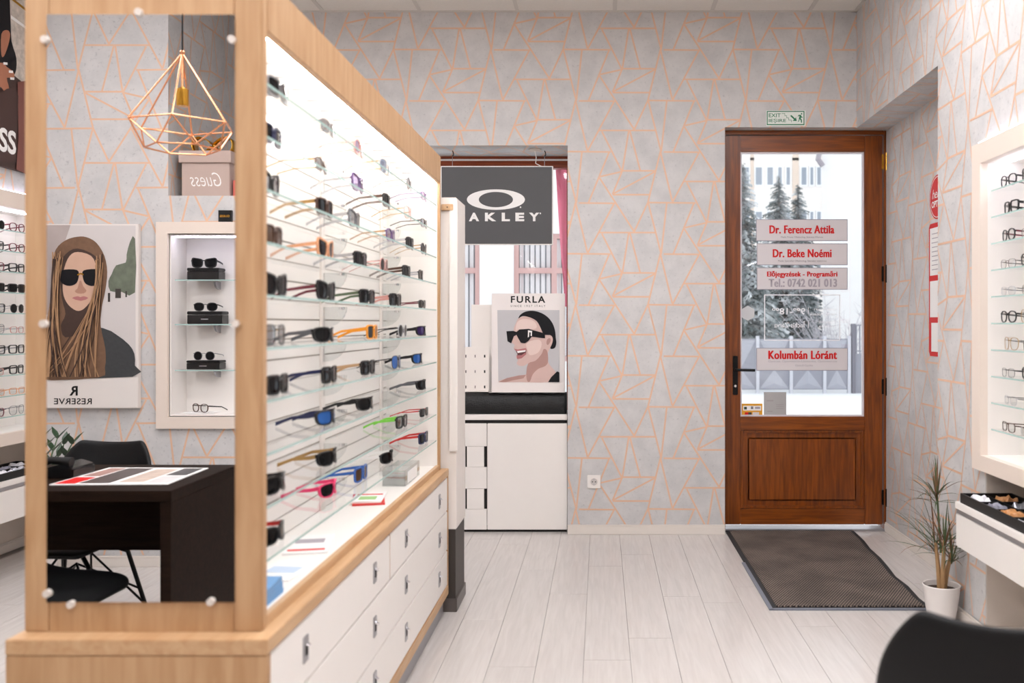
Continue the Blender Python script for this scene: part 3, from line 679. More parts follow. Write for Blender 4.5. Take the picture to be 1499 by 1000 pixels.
# facade across the street, seen through the shop window
YA = 13.5
fa = thing('street_house', 'white rendered house across the street with red-framed windows', 'building', (-2.5, YA, 0))
render_w = plain('house_render', (240, 238, 238), .9, 0, .03, 3); redf = plain('hazy_red_frame', (206, 166, 162), .6); curt = plain('curtain', (228, 224, 226), .8); dkglass = plain('dim_window_glass', (150, 152, 160), .2)  # street haze lightened into the red frame and curtain colours
wins = [(-4.2, -3.2), (-3.0+.1, -1.76-.02), (-1.28, -.1)]
zs0, zs1 = .75, 2.62
xs = [-8]+[q for w in wins for q in w]+[1.0]
for i in range(0, len(xs), 2): box('house_wall', render_w, fa, xs[i], xs[i+1], YA, YA+.3, -.02, 7)
for (a, b) in wins:
    box('house_wall', render_w, fa, a, b, YA, YA+.3, -.02, zs0); box('house_wall', render_w, fa, a, b, YA, YA+.3, zs1, 7)
    w = MB()
    w.box(a, a+.07, YA+.03, YA+.1, zs0, zs1); w.box(b-.07, b, YA+.03, YA+.1, zs0, zs1); w.box(a+.07, b-.07, YA+.03, YA+.1, zs0, zs0+.07); w.box(a+.07, b-.07, YA+.03, YA+.1, zs1-.07, zs1)
    w.box(a+.07, b-.07, YA+.035, YA+.1, 2.04, 2.12); w.box((a+b)/2-.04, (a+b)/2+.04, YA+.034, YA+.1, zs0+.07, zs1-.07)
    wf = w.build('window', redf, fa)
    box('pane', dkglass, wf, a+.05, b-.05, YA+.12, YA+.13, zs0+.05, zs1-.05)
    nn = int((b-a)/.09); cm = MB(); vs = []; fs = []
    for i in range(nn*4+1):
        xx = a+.08+(b-a-.16)*i/(nn*4); yy_ = YA+.105+.010*math.sin(i*math.pi/2)
        vs += [(xx, yy_, zs0+.08), (xx, yy_, zs1-.08)]
    for i in range(nn*4): 
        if i % 4 != 3: fs.append((2*i, 2*i+2, 2*i+3, 2*i+1))
    cm.add(vs, fs).build('curtain', curt, wf)
# apartment block beyond the fir trees
YP = 45.0
ap = thing('apartment_block', 'pale apartment block with rows of windows beyond the fir trees', 'building', (9, YP, 0))
box('block_wall', plain('block_render', (236, 230, 226), .9, 0, .02, 1), ap, 4, 18, YP, YP+8, -.02, 16)
def bxp(u): return PX(u, YP)
beige = plain('beige_panel', (222, 204, 190), .9); wgl = plain('block_glass', (150, 158, 170), .2); wfr = plain('block_window_frame', (240, 240, 242), .5)
for v0, v1 in ((178, 208), (243, 273), (308, 338), (373, 403)):
    za, zb_ = PZ(v1, YP), PZ(v0, YP)
    for (ua, ub) in ((1064, 1078), (1085, 1098), (1104, 1117), (1121, 1133), (1137, 1146), (1149, 1158), (1171, 1182), (1184, 1192), (1194, 1203), (1214, 1226), (1232, 1244)):
        w = box('window', wfr, ap, bxp(ua), bxp(ub), YP-.06, YP, za, zb_)
        box('pane', wgl, w, bxp(ua)+.07, bxp(ub)-.07, YP-.08, YP-.055, za+.08, zb_-.08)
    for (ua, ub) in ((1098.5, 1103.5), (1160, 1169), (1205, 1213)): box('spandrel', beige, ap, bxp(ua), bxp(ub), YP-.03, YP, za-.9, zb_+.4)
# white house to the right
YH = 20.0
hs = thing('white_house', 'blank white rendered house wall beside the fir trees', 'building', (8, YH, 0))
HF = [(PX(1204, YH), YH), (12, YH), (14, YH+7), (PX(1240, YH+7), YH+7)]
MB().prism(HF, lambda a, b, t: (a, b, t), -.02, 6.4).build('house_wall', render_w, hs)
MB().add([(a, b, 6.4) for a, b in ((HF[0][0]-.2, YH-.3), (12.4, YH-.3), (14.4, YH+7.3), (HF[3][0]-.1, YH+7.3))]+[(9.2, YH+1.5, 8.2), (9.9, YH+5.5, 8.2)], [(0, 1, 4), (1, 2, 5, 4), (2, 3, 5), (3, 0, 4, 5), (3, 2, 1, 0)]).build('roof', snow, hs)
MB().tube([(PX(1204, YH)-.2, YH-.1, 6.35), (PX(1198, YH), YH-.1, 5.0), (PX(1196, YH), YH-.1, 4.85), (PX(1203, YH), YH-.1, 4.7)], .06, 8).build('gutter', grey_t, hs)
# gate and fence
YGt = 17.5
gateg = plain('gate_grey', (150, 150, 160), .6, 0, .06, 2); 
gt = thing('street_gate', 'grey sheet-metal gate with diamond pressings across the snowy street', 'gate', (3.7, YGt, 0))
def qx(u): return PX(u, YGt)
def qz(v): return PZ(v, YGt)
us = [1020, 1062, 1109, 1158, 1207, 1243]
for a, b in zip(us, us[1:]):
    p = box('gate_panel', gateg, gt, qx(a)+.02, qx(b)-.02, YGt, YGt+.04, .05, qz(496))
    ca, w_, cz_ = (qx(a)+qx(b))/2, (qx(b)-qx(a))/2-.04, .07
    MB().add([(ca-w_, YGt-.001, cz_), (ca+w_, YGt-.001, cz_), (ca, YGt-.001, cz_+.36), (ca, YGt-.035, cz_+.10)], [(0, 1, 3), (1, 2, 3), (2, 0, 3)]).build('diamond_pressing', plain('gate_grey_light', (172, 172, 182), .55), p)
    MB().add([(ca-w_, YGt-.001, qz(498)), (ca+w_, YGt-.001, qz(498)), (ca, YGt-.001, cz_+.40), (ca, YGt-.03, qz(515))], [(0, 1, 3), (1, 2, 3), (2, 0, 3)]).build('diamond_pressing', plain('gate_grey_light', (172, 172, 182), .55), p)
for u in us: box('gate_post', plain('gate_post_grey', (206, 206, 214), .6), gt, qx(u)-.03, qx(u)+.03, YGt-.03, YGt+.05, -.02, qz(492))
fe = thing('bar_fence', 'dark post and thin bar fence beside the grey gate', 'fence', (5.0, YGt, 0))
box('fence_post', plain('fence_post_dark', (120, 118, 128), .6), fe, qx(1243.5)+.04, qx(1248.5)+.04, YGt-.05, YGt+.07, -.02, qz(474))
box('fence_base', gateg, fe, qx(1251), qx(1300), YGt, YGt+.05, -.02, qz(518))
for v in (476, 514): box('fence_rail', gateg, fe, qx(1251), qx(1300), YGt, YGt+.04, qz(v+1), qz(v-1))
for i in range(9): box('fence_bar', gateg, fe, qx(1254+5*i)-.012, qx(1254+5*i)+.012, YGt+.005, YGt+.03, qz(518), qz(477))
# frosted firs, with haze mixed into the needle colour as well
firm = None
def fir_mat(name):
    m, t, p = nt(name); tc = N(t, 'ShaderNodeTexCoord'); nz = N(t, 'ShaderNodeTexNoise'); nz.inputs['Scale'].default_value = 2.2; nz.inputs['Detail'].default_value = 6
    t.links.new(tc.outputs['Object'], nz.inputs['Vector']); r = N(t, 'ShaderNodeValToRGB')
    r.color_ramp.elements[0].position = .42; r.color_ramp.elements[1].position = .62; r.color_ramp.elements[0].color = lin((104, 116, 118)); r.color_ramp.elements[1].color = lin((226, 230, 234))
    t.links.new(nz.outputs[0], r.inputs[0]); t.links.new(r.outputs[0], p.inputs['Base Color']); p.inputs['Roughness'].default_value = .9; return m
firm = fir_mat('frosted_hazy_needles'); bark = plain('frosted_bark', (140, 134, 134), .9)
def fir(x, y, h, r, seed, label):
    rn = random.Random(seed); t = thing('fir_tree', label, 'tree', (x, y, -.02), 'frosted firs beyond the gate')
    MB().tube([(0, 0, 0), (0, 0, h*.5), (0, 0, h)], [.14, .08, .01], 8).build('trunk', bark, t, local=True)
    m = MB(); z = .2
    while z < h-.03:
        f = 1-z/h; L = r*f**.8+.05; n = max(7, int(12+16*f))
        for i in range(n):
            a = 2*math.pi*(i+rn.random())/n; l = L*(.45+.65*rn.random()); zz = z+rn.uniform(-.08, .08); dr_ = (.18+.22*rn.random())*l
            ca, sa = math.cos(a), math.sin(a); w = .05+.10*l
            for s0 in (.15, .35, .55, .75, .9):
                s1 = s0+.22
                for kk in (-1, 1):
                    p0 = Vector((ca*l*s0, sa*l*s0, zz-dr_*s0**1.5)); p1 = Vector((ca*l*s1, sa*l*s1, zz-dr_*s1**1.5)); sd = Vector((-sa, ca, 0))*w*kk*(1.15-s0)*(.8+.9*rn.random())
                    m.add([p0, p1, p0*.4+p1*.6+sd-Vector((0, 0, .03+.10*l*rn.random()))], [(0, 1, 2)])
        z += .07+.07*f
    o = m.build('foliage', firm, t, local=True); o['kind'] = 'stuff'
fir(PX(1088, 19.5), 19.5, PZ(240, 19.5), 1.1, 1, 'frosted fir standing farthest from the blank white house')
fir(PX(1140, 23), 23, PZ(258, 23), 1.3, 2, 'broad frosted fir in front of the apartment block')
fir(PX(1168, 26), 26, PZ(268, 26), 1.15, 3, 'slim frosted fir next to the blank white house')
fir(PX(1112, 21.2), 21.2, PZ(370, 21.2), .8, 4, 'short frosted fir between two taller firs')
fir(PX(1172, 21), 21, PZ(362, 21), .6, 5, 'small frosted fir close to the white house corner')
fir(PX(1060, 27), 27, PZ(300, 27), 1.5, 6, 'frosted fir behind the far end of the grey gate')
# bare frosted shrub
sh = thing('bare_shrub', 'bare frosted shrub with fine white twigs before the white house', 'shrub', (PX(1222, 18.6), 18.6, -.02), )
rn = random.Random(5); tm = MB()
for i in range(46):
    a = rn.random()*6.283; l = .9+1.2*rn.random(); tl = .25+.55*rn.random(); p = Vector((0, 0, .1)); d = Vector((math.cos(a)*tl, math.sin(a)*tl*.5, 1)).normalized(); pts = [p]
    for s_ in range(4): p = p+d*l/4; d = (d+Vector((rn.uniform(-.25, .25), rn.uniform(-.2, .2), rn.uniform(-.15, .05)))).normalized(); pts.append(p)
    tm.tube(pts, [.012, .010, .008, .006, .004], 4)
    for q in pts[1:]:
        for w in range(3):
            e_ = q+Vector((rn.uniform(-.22, .22), rn.uniform(-.15, .15), rn.uniform(-.02, .26))); tm.tube([q, e_], [.006, .002], 3)
to = tm.build('twigs', plain('frosted_twig', (206, 202, 208), .9), sh, local=True); to['kind'] = 'stuff'
# ================================================================ EYEWEAR
def outline(st, n=22):
    w, h, e, cat, taper = st['w'], st['h'], st['e'], st.get('cat', 0), st.get('taper', 0)
    pts = []
    for i in range(n):
        a = 2*math.pi*i/n; c, s = math.cos(a), math.sin(a)
        x = w/2*math.copysign(abs(c)**(2/e), c); z = h/2*math.copysign(abs(s)**(2/e), s)
        x *= 1+taper*z/(h/2); z += cat*max(0, x/(w/2))*max(0, z/(h/2)+.3)
        pts.append((x, z))
    return pts
STY = {
 'square': dict(w=.054, h=.042, e=4.5, gap=.018, r=.0035, d=.005, k=1.6, th=.010, taper=.06),
 'round':  dict(w=.048, h=.046, e=2.1, gap=.021, r=.0016, d=.003, k=1.2, th=.004),
 'cat':    dict(w=.056, h=.044, e=3.2, gap=.016, r=.0038, d=.005, k=1.5, th=.010, cat=.008, taper=.10),
 'sport':  dict(w=.064, h=.038, e=3.0, gap=.010, r=.0026, d=.006, k=4.2, th=.012, taper=.12),
 'pilot':  dict(w=.057, h=.048, e=2.7, gap=.017, r=.0012, d=.002, k=1.8, th=.003, taper=.10),
 'slim':   dict(w=.052, h=.034, e=3.6, gap=.017, r=.0017, d=.003, k=1.3, th=.005, taper=.05),
 'panto':  dict(w=.050, h=.042, e=2.5, gap=.019, r=.0026, d=.004, k=1.3, th=.007, taper=.08),
 'rimless':dict(w=.050, h=.034, e=3.2, gap=.018, r=.0007, d=.0015, k=1.3, th=.003, taper=.04),
}
EYE = {}
def eye_mesh(key, mb, smooth=True):
    me = bpy.data.meshes.new('eyewear_'+key); me.from_pydata([tuple(v) for v in mb.v], [], mb.f)
    bm = bmesh.new(); bm.from_mesh(me); bmesh.ops.recalc_face_normals(bm, faces=bm.faces); bm.to_mesh(me); bm.free()
    if smooth:
        for p in me.polygons: p.use_smooth = True
        try: me.set_sharp_from_angle(angle=math.radians(45))
        except Exception: pass
    me.materials.append(black); return me
for sn, st in STY.items():
    ol = outline(st); n = len(ol); z0 = max(-min(z for x, z in ol), .01)+st['r']
    cxo = st['w']/2+st['gap']/2; cv = lambda x: st['k']*x*x
    fr = MB(); lens = []
    for sgn in (-1, 1):
        vs = []; lv = []
        for (x, z) in ol:
            L = math.hypot(x, z) or 1; ox_, oz_ = x+x/L*st['r'], z+z/L*st['r']; ix, iz = x-x/L*st['r']*.5, z-z/L*st['r']*.5
            X1, X2 = sgn*(cxo+ix), sgn*(cxo+ox_)
            vs += [(X1, cv(X1), iz+z0), (X2, cv(X2), oz_+z0), (X2, cv(X2)+st['d'], oz_+z0), (X1, cv(X1)+st['d'], iz+z0)]
            lv.append((sgn*(cxo+x), cv(cxo+x)+st['d']*.5, z+z0))
        fs = []
        for i in range(n):
            for j in range(4): fs.append((4*i+j, 4*i+(j+1) % 4, 4*((i+1) % n)+(j+1) % 4, 4*((i+1) % n)+j))
        fr.add(vs, fs)
        lm = MB(); lm.add(lv+[(sgn*cxo, cv(cxo)+st['d']*.5-.002, z0)], [(i, (i+1) % n, n) for i in range(n)]); lens.append(lm)
    zb_ = z0+st['h']*.22; g = st['gap']/2+.004
    fr.tube([(-g, st['d']*.5, zb_), (-g*.4, st['d']*.4-.001, zb_+.004), (g*.4, st['d']*.4-.001, zb_+.004), (g, st['d']*.5, zb_)], max(.0013, st['r']*.8), 6)
    if sn == 'pilot': fr.tube([(-g-.01, .002, z0+st['h']*.46), (g+.01, .002, z0+st['h']*.46)], .0011, 6)
    tem = []
    xo = st['w']+st['gap']/2+st['r']; zh = z0+st['h']*.28
    for sgn in (-1, 1):
        fr.box(sgn*(xo-.006), sgn*(xo+.002), cv(xo), cv(xo)+.007, zh-st['th']*.35, zh+st['th']*.35)
        path = [(xo, cv(xo)+.004, zh, 1), (xo+.002, .045, zh-.004, .9), (xo+.001, .092, zh*.62+.004, .75), (xo-.004, .112, zh*.42+.003, .75), (xo-.010, .140, .0045, .9)]
        vs = []; fs = []
        for (x, y, z, q) in path:
            hh = max(.0016, st['th']*.5*q)
            z = max(z, hh+.0004)
            vs += [(sgn*(x-.0012), y, z-hh), (sgn*(x+.0012), y, z-hh), (sgn*(x+.0012), y, z+hh), (sgn*(x-.0012), y, z+hh)]
        for i in range(len(path)-1):
            for j in range(4): fs.append((4*i+j, 4*i+(j+1) % 4, 4*i+4+(j+1) % 4, 4*i+4+j))
        fs += [(3, 2, 1, 0), tuple(4*(len(path)-1)+j for j in range(4))]
        tem.append(MB().add(vs, fs))
    EYE[sn] = (eye_mesh(sn+'_frame', fr), [eye_mesh(sn+'_lens', l) for l in lens], [eye_mesh(sn+'_temple', t) for t in tem])
def col(name):
    table = {'black': (18, 18, 19), 'navy': (30, 38, 78), 'brown': (74, 48, 34), 'grey': (96, 96, 100), 'gold': (186, 150, 96), 'purple': (96, 70, 120), 'rose': (196, 142, 134), 'peach': (222, 160, 118),
             'orange': (236, 150, 28), 'blue': (40, 92, 168), 'green': (120, 200, 70), 'pink': (230, 56, 110), 'red': (196, 40, 36), 'white': (232, 230, 228), 'silver': (190, 190, 194), 'tan': (186, 150, 112), 'olive': (88, 104, 76), 'burgundy': (110, 34, 50)}
    return plain('frame_'+name, table[name], .28, .85 if name in ('gold', 'silver') else 0, .05)
def tintlens(name):
    if name == 'clear': return clearlens
    key = 'lens_'+name
    if key in MATS: return MATS[key]
    table = {'black': (16, 16, 18), 'grey': (150, 152, 156), 'purple': (172, 156, 196), 'blue': (46, 96, 168), 'brown': (82, 60, 44), 'violet': (64, 44, 96), 'blue_grey': (128, 146, 176)}
    if name in ('grey', 'purple', 'blue_grey'): return glass(key, table[name], .14, 2.5)
    m = plain(key, table[name], .08, .3 if name in ('blue', 'violet') else 0, .02); m.node_tree.nodes['Principled BSDF'].inputs['Specular IOR Level'].default_value = .16; return m
EYECOUNT = [0]
def eyewear(style, frame, lens, temple, loc, rz, label, group, sun=True):
    t = thing('sunglasses' if sun else 'eyeglasses', label, 'sunglasses' if sun else 'eyeglasses', loc, group, rz)
    fm, lms, tms = EYE[style]
    def part(nm, me, mt):
        o = bpy.data.objects.new(nm, me); C.objects.link(o); o.parent = t; o.material_slots[0].link = 'OBJECT'; o.material_slots[0].material = mt; return o
    part('frame', fm, col(frame))
    for l in lms: part('lens', l, tintlens(lens))
    for q in tms: part('temple', q, col(temple))
    EYECOUNT[0] += 1
    return t
ORD = ['first', 'second', 'third', 'fourth', 'fifth', 'sixth', 'seventh', 'eighth', 'ninth', 'tenth']

def glass_shelf(parent, x0, x1, y0, y1, z, th=.006, face='+x'):
    m = MB().box(x0, x1, y0, y1, z-th, z); m.f = m.f[1:]; m.mi = [0]+[int(face == q) for q in ('-y', '+x', '+y', '-x')]   # clear top sheet, green front edge
    return m.build('shelf', [shelfglass, edgeglass], parent)

# ================================================================ OAK DISPLAY CABINET
XF, XK = -.715, -1.217                 # upper front and back
YN, YE = 1.945, 4.11                   # mirror end, far end
BX, BK, BN, BE = -.686, -1.224, 1.895, 4.146
ZT, ZFL, ZTOP = .65, .668, 2.045
cab = thing('display_cabinet', 'tall light oak sunglasses display cabinet with mirror end and white drawers', 'display cabinet', ((BX+BK)/2, 3.0, 0))
box('toe_kick', toem, cab, BK+.02, BX-.022, BN+.03, BE-.012, 0, .085)
box('base_bottom', oak_h, cab, BK, BX, BN+.02, BE, .085, .127, .002)
box('base_end', oak, cab, BK, BX, BN, BN+.02, .085, .617, .001)
box('base_end', oak, cab, BK, BX, BE-.02, BE, .127, .62, .002)
box('base_back', whitem, cab, BK, BK+.018, BN+.02, BE-.02, .127, .62)
box('base_core', whitem, cab, BK+.018, BX-.03, BN+.02, BE-.02, .127, .60)
box('base_top', oak_h, cab, BK-.001, BX+.001, BN-.001, BE+.001, .618, ZT, .002)
ysp = 3.007
def drawer(y0, y1, z0, z1, hy):
    d = box('drawer', white, cab, BX-.022, BX-.002, y0, y1, z0, z1, .002)
    for h in hy:
        zc = (z0+z1)/2+.005
        pl_ = MB().box(BX-.004, BX+.0015, h-.017, h+.017, zc-.03, zc+.03).build('handle', greysteel, d, bevel=.001)
        dd = box('handle', darkgap, d, BX+.0008, BX+.0022, h-.008, h+.008, zc-.014, zc+.012)
        MB().tube([(BX+.0015, h-.006, zc+.012), (BX+.010, h, zc+.009), (BX+.0015, h+.006, zc+.012)], .003, 6).build('handle', chrome, d)
yh = [2.144, 2.80, 3.25, 3.92]
drawer(BN+.023, ysp-.004, .466, .612, yh[:2]); drawer(ysp+.004, BE-.023, .466, .612, yh[2:])
box('drawer_divider', oak, cab, BX-.02, BX-.003, ysp-.0035, ysp+.0035, .466, .612)
drawer(BN+.023, BE-.023, .290, .461, yh); drawer(BN+.023, BE-.023, .132, .285, yh)
# upper case
ms = {'x0': PX(70, YN), 'x1': PX(345, YN), 'z0': PZ(881, YN), 'z1': PZ(22, YN)}
box('end_stile', oak, cab, XK, ms['x0']+.004, YN, YN+.03, ZT, ZTOP, .003); box('end_stile', oak, cab, ms['x1']-.004, XF, YN, YN+.03, ZT, ZTOP, .003)
box('end_rail', oak, cab, ms['x0']+.004, ms['x1']-.004, YN+.0005, YN+.03, ZT, ms['z0']+.004, .001); box('end_rail', oak, cab, ms['x0']+.004, ms['x1']-.004, YN+.0005, YN+.03, ms['z1']-.004, ZTOP, .001)
box('end_backing', whitem, cab, XK+.01, XF-.012, YN+.03, YN+.042, ZT, ZTOP-.02)
mi_ = box('mirror', mirrorm, cab, ms['x0'], ms['x1'], YN-.004, YN+.012, ms['z0'], ms['z1']); mi_['label'] = 'tall rectangular mirror'
clipm = plain('clip_plastic', (214, 206, 198), .3)
for (u, v) in ((68, 59), (205, 19), (341, 59), (66, 474), (346, 474), (71, 868), (106, 884), (310, 880)):
    cx_, cz_ = PX(u, YN), PZ(v, YN)
    MB().prism([(cx_+.008*math.cos(.524*i), cz_+.008*math.sin(.524*i)) for i in range(12)], lambda a, b, t: (a, t, b), YN-.010, YN-.0).build('clip', clipm, mi_)
ZI = 1.927
box('fascia', oak, cab, XF-.02, XF, YN+.03, YE, ZI, ZTOP, .002)
box('top_panel', white, cab, XK+.02, XF-.02, YN+.042, YE-.02, ZI+.03, ZI+.05)
box('top_board', oak_h, cab, XK, XF-.02, YN+.03, YE, ZTOP-.02, ZTOP-.001)
box('fascia', oak, cab, XK, XK+.02, YN+.03, YE, ZI, ZTOP-.021, .002)
box('far_end', white, cab, XK+.02, XF-.012, YE-.02, YE-.001, ZT, ZTOP-.02); box('edge_band', oak, cab, XF-.012, XF, YE-.02, YE, ZT, ZI, .001)
box('display_floor', white, cab, XK+.02, XF-.02, YN+.042, YE-.02, ZT+.0005, ZFL)
box('glass_rail', oak_h, cab, XF-.02, XF-.004, YN+.03, YE-.02, ZT, ZFL+.004, .001)
XP = -.95
box('centre_panel', plain('groove_grey', (168, 160, 152), .7), cab, XP-.02, XP-.004, YN+.042, YE-.02, ZFL, ZI+.03)
sl = (ZI+.03-ZFL)/22
for i in range(22): box('slat', white, cab, XP-.004, XP, YN+.043, YE-.021, ZFL+sl*i+.0025, ZFL+sl*(i+1)-.0025)
box('rear_panel', whitem, cab, XK, XK+.018, YN+.03, YE-.02, ZT, ZI)
for y in (2.29, 3.13, 3.97): box('upright', whitem, cab, XP, XP+.008, y-.02, y+.02, ZFL, ZI+.03, .001)
box('led_strip', led, cab, XF-.026, XF-.0205, YN+.05, YE-.03, ZI+.002, ZI+.026)
for i in range(16):
    y = YN+.12+i*.13
    box('downlight_slit', toem, cab, XP+.085, XP+.125, y-.004, y+.004, ZI+.0285, ZI+.0302)  # row of downlights, drawn as unlit grey slits
ZS = [1.827-.1158*k for k in range(10)]
shelves = []
for z in ZS:
    shelves.append(glass_shelf(cab, XP+.002, XF-.015, YN+.046, YE-.024, z))
    for y in (2.29, 3.13, 3.97):
        pts = [(XP+.009, z-.007)]+[(XP+.009+.13*math.sin(a*math.pi/2/8)**.8 if False else XP+.009+.078*math.cos(math.pi/2*a/8), z-.007-.070*math.sin(math.pi/2*a/8)) for a in range(9)]
        br = MB().prism(pts, lambda a, b, t: (a, t, b), y-.004, y+.004).build('bracket', acrylic, cab)
        MB().tube([(XP+.07, y, z-.0155), (XP+.07, y, z-.0066)], .009, 12).build('cap', chrome, br, smooth=True)
# sunglasses: (u, style, frame, lens, temple, words)
ROWS = [
 [(410, 'square', 'grey', 'black', 'silver', 'grey square sunglasses'), (482, 'slim', 'grey', 'grey', 'silver', 'slim grey glasses'), (527, 'panto', 'rose', 'purple', 'rose', 'rose tinted glasses'), (566, 'pilot', 'silver', 'blue_grey', 'gold', 'blue-grey pilot glasses'), (600, 'round', 'grey', 'grey', 'rose', 'round grey glasses'), (622, 'slim', 'purple', 'purple', 'purple', 'thin purple glasses')],
 [(400, 'square', 'navy', 'black', 'navy', 'navy square sunglasses'), (472, 'slim', 'brown', 'grey', 'gold', 'slim brown glasses'), (526, 'cat', 'purple', 'purple', 'silver', 'pale purple glasses'), (568, 'square', 'black', 'black', 'brown', 'black square sunglasses'), (599, 'pilot', 'rose', 'clear', 'gold', 'rose rimmed glasses'), (626, 'slim', 'black', 'blue_grey', 'black', 'blue-grey slim glasses')],
 [(397, 'cat', 'black', 'grey', 'silver', 'black smoke-lens glasses'), (478, 'square', 'brown', 'black', 'gold', 'brown square sunglasses'), (521, 'cat', 'grey', 'grey', 'silver', 'grey gradient glasses'), (573, 'panto', 'purple', 'purple', 'tan', 'purple tan glasses'), (602, 'square', 'black', 'black', 'silver', 'black square sunglasses'), (621, 'round', 'black', 'black', 'gold', 'black round sunglasses')],
 [(402, 'square', 'brown', 'brown', 'brown', 'dark brown sunglasses'), (479, 'cat', 'peach', 'black', 'peach', 'peach framed sunglasses'), (530, 'square', 'black', 'black', 'silver', 'black square sunglasses'), (563, 'round', 'rose', 'black', 'rose', 'rose round sunglasses'), (597, 'square', 'black', 'black', 'brown', 'black brown-armed sunglasses'), (617, 'panto', 'black', 'black', 'silver', 'black panto sunglasses')],
 [(405, 'cat', 'black', 'black', 'black', 'black cat-eye sunglasses'), (480, 'cat', 'black', 'black', 'burgundy', 'black burgundy-armed sunglasses'), (540, 'square', 'black', 'black', 'olive', 'black olive-armed sunglasses'), (581, 'square', 'black', 'black', 'rose', 'black rose-armed sunglasses'), (619, 'slim', 'black', 'black', 'burgundy', 'slim black sunglasses')],
 [(404, 'pilot', 'black', 'grey', 'gold', 'smoky pilot sunglasses'), (483, 'sport', 'black', 'black', 'grey', 'black wraparound sunglasses'), (547, 'square', 'orange', 'black', 'orange', 'bright orange sunglasses'), (590, 'round', 'silver', 'black', 'black', 'round black-lens sunglasses'), (622, 'sport', 'black', 'violet', 'black', 'violet-lens sunglasses')],
 [(410, 'square', 'black', 'black', 'navy', 'black square sunglasses'), (485, 'square', 'black', 'black', 'navy', 'black navy-armed sunglasses'), (541, 'square', 'black', 'black', 'tan', 'black tan-armed sunglasses'), (582, 'pilot', 'black', 'blue', 'black', 'blue-lens pilot sunglasses'), (616, 'sport', 'black', 'blue', 'black', 'blue-lens wrap sunglasses')],
 [(486, 'sport', 'black', 'blue', 'navy', 'blue-lens wrap sunglasses'), (542, 'sport', 'black', 'black', 'black', 'black wrap sunglasses'), (625, 'sport', 'black', 'black', 'grey', 'black grey-armed sunglasses')],
 [(410, 'sport', 'black', 'black', 'black', 'black wrap sunglasses'), (488, 'sport', 'black', 'black', 'gold', 'black thin-armed sunglasses'), (590, 'square', 'black', 'grey', 'green', 'lime green glasses'), (627, 'slim', 'black', 'black', 'red', 'black red-armed sunglasses')],
 [(407, 'sport', 'black', 'black', 'red', 'black red-tipped sunglasses'), (490, 'sport', 'pink', 'black', 'pink', 'bright pink sunglasses'), (532, 'square', 'blue', 'brown', 'blue', 'brown-lens blue sunglasses'), (574, 'sport', 'black', 'black', 'white', 'black white-armed sunglasses'), (628, 'square', 'navy', 'black', 'red', 'navy red-armed sunglasses')],
]
for k, row in enumerate(ROWS):
    for i, (u, stl, fr_, le, te, words) in enumerate(row):
        y = 1026/(880-u); xx = -.757; rot = math.radians(90-(R.uniform(-4, 2) if k < 4 else R.uniform(0, 6)))
        if k == 9 and i in (1, 2, 3): xx = (-.80, -.78, -.776)[i-1]; y = -xx*1350/(880-u)
        if y < 2.10: y = 2.10
        if y > 3.97: y = 3.97
        eyewear(stl, fr_, le, te, (xx, y, ZS[k]+.0005), rot, '%s, %s from mirror end, %s shelf from top, oak cabinet' % (words, ORD[i], ORD[k]), 'sunglasses on the oak cabinet shelves')
# leaflets and boxes on the cabinet floor
def sheet(name, label, cx_, cy_, z, w, l, rz, mt, th=.002, extra=None):
    t = thing(name, label, 'leaflet', (cx_, cy_, z), None, rz)
    MB().box(-w/2, w/2, -l/2, l/2, 0, th).build('paper', mt, t, local=True)
    if extra:
        for (a, b, c, d, m2) in extra: MB().box(a, b, c, d, th, th+.0004).build('print_mark', m2, t, local=True)
    return t
zf = ZFL+.0006
sheet('leaflet', 'white and red leaflet with round emblem on cabinet floor toward window', -.832, 3.30, zf, .11, .20, .25, plain('red_card', (206, 60, 56), .6), .006)
sheet('leaflet', 'white leaflet on top of the red leaflet on cabinet floor', -.832, 3.305, zf+.0065, .105, .19, .12, paperw, .006, [(-.03, .03, -.06, .0, plain('pale_green_print', (150, 190, 120), .6)), (-.045, .045, .03, .05, red)])
sheet('leaflet', 'white leaflet with red stripe lying flat mid cabinet floor', -.832, 2.63, zf, .12, .22, .2, paperw, .006, [(-.05, .05, -.09, -.07, red), (-.04, .04, 0, .05, grey_t)])
sheet('leaflet', 'plain white leaflet beside the striped leaflet on cabinet floor', -.812, 2.36, zf, .11, .19, -.1, paperw, .002, [(-.04, .04, -.03, .03, plain('pale_blue_print', (190, 206, 226), .6))])
bk = [(sheet('booklet', l_, -.812, 2.085, zf+.0125*i, .13, .17, .03*i, plain('blue_cover', (108, 158, 206), .5), .012)) for i, l_ in enumerate(('light blue booklet at the bottom of the stack by mirror end', 'light blue booklet in the middle of the stack by mirror end', 'light blue booklet on top of the stack by mirror end'))]
ab = thing('acrylic_box', 'clear acrylic stand on the cabinet floor near the window end', 'display stand', (-.80, 3.72, zf))
am = MB(); 
for b_ in ((-.85, -.76, 3.58, 3.86, zf, zf+.004), (-.85, -.846, 3.58, 3.86, zf+.004, zf+.06), (-.764, -.76, 3.58, 3.86, zf+.004, zf+.06), (-.846, -.764, 3.58, 3.584, zf+.004, zf+.06), (-.846, -.764, 3.856, 3.86, zf+.004, zf+.06)): am.box(*b_)
am.build('box_walls', acrylic, ab)
box('insert_card', paperw, ab, -.7595, -.758, 3.62, 3.80, zf+.006, zf+.05)

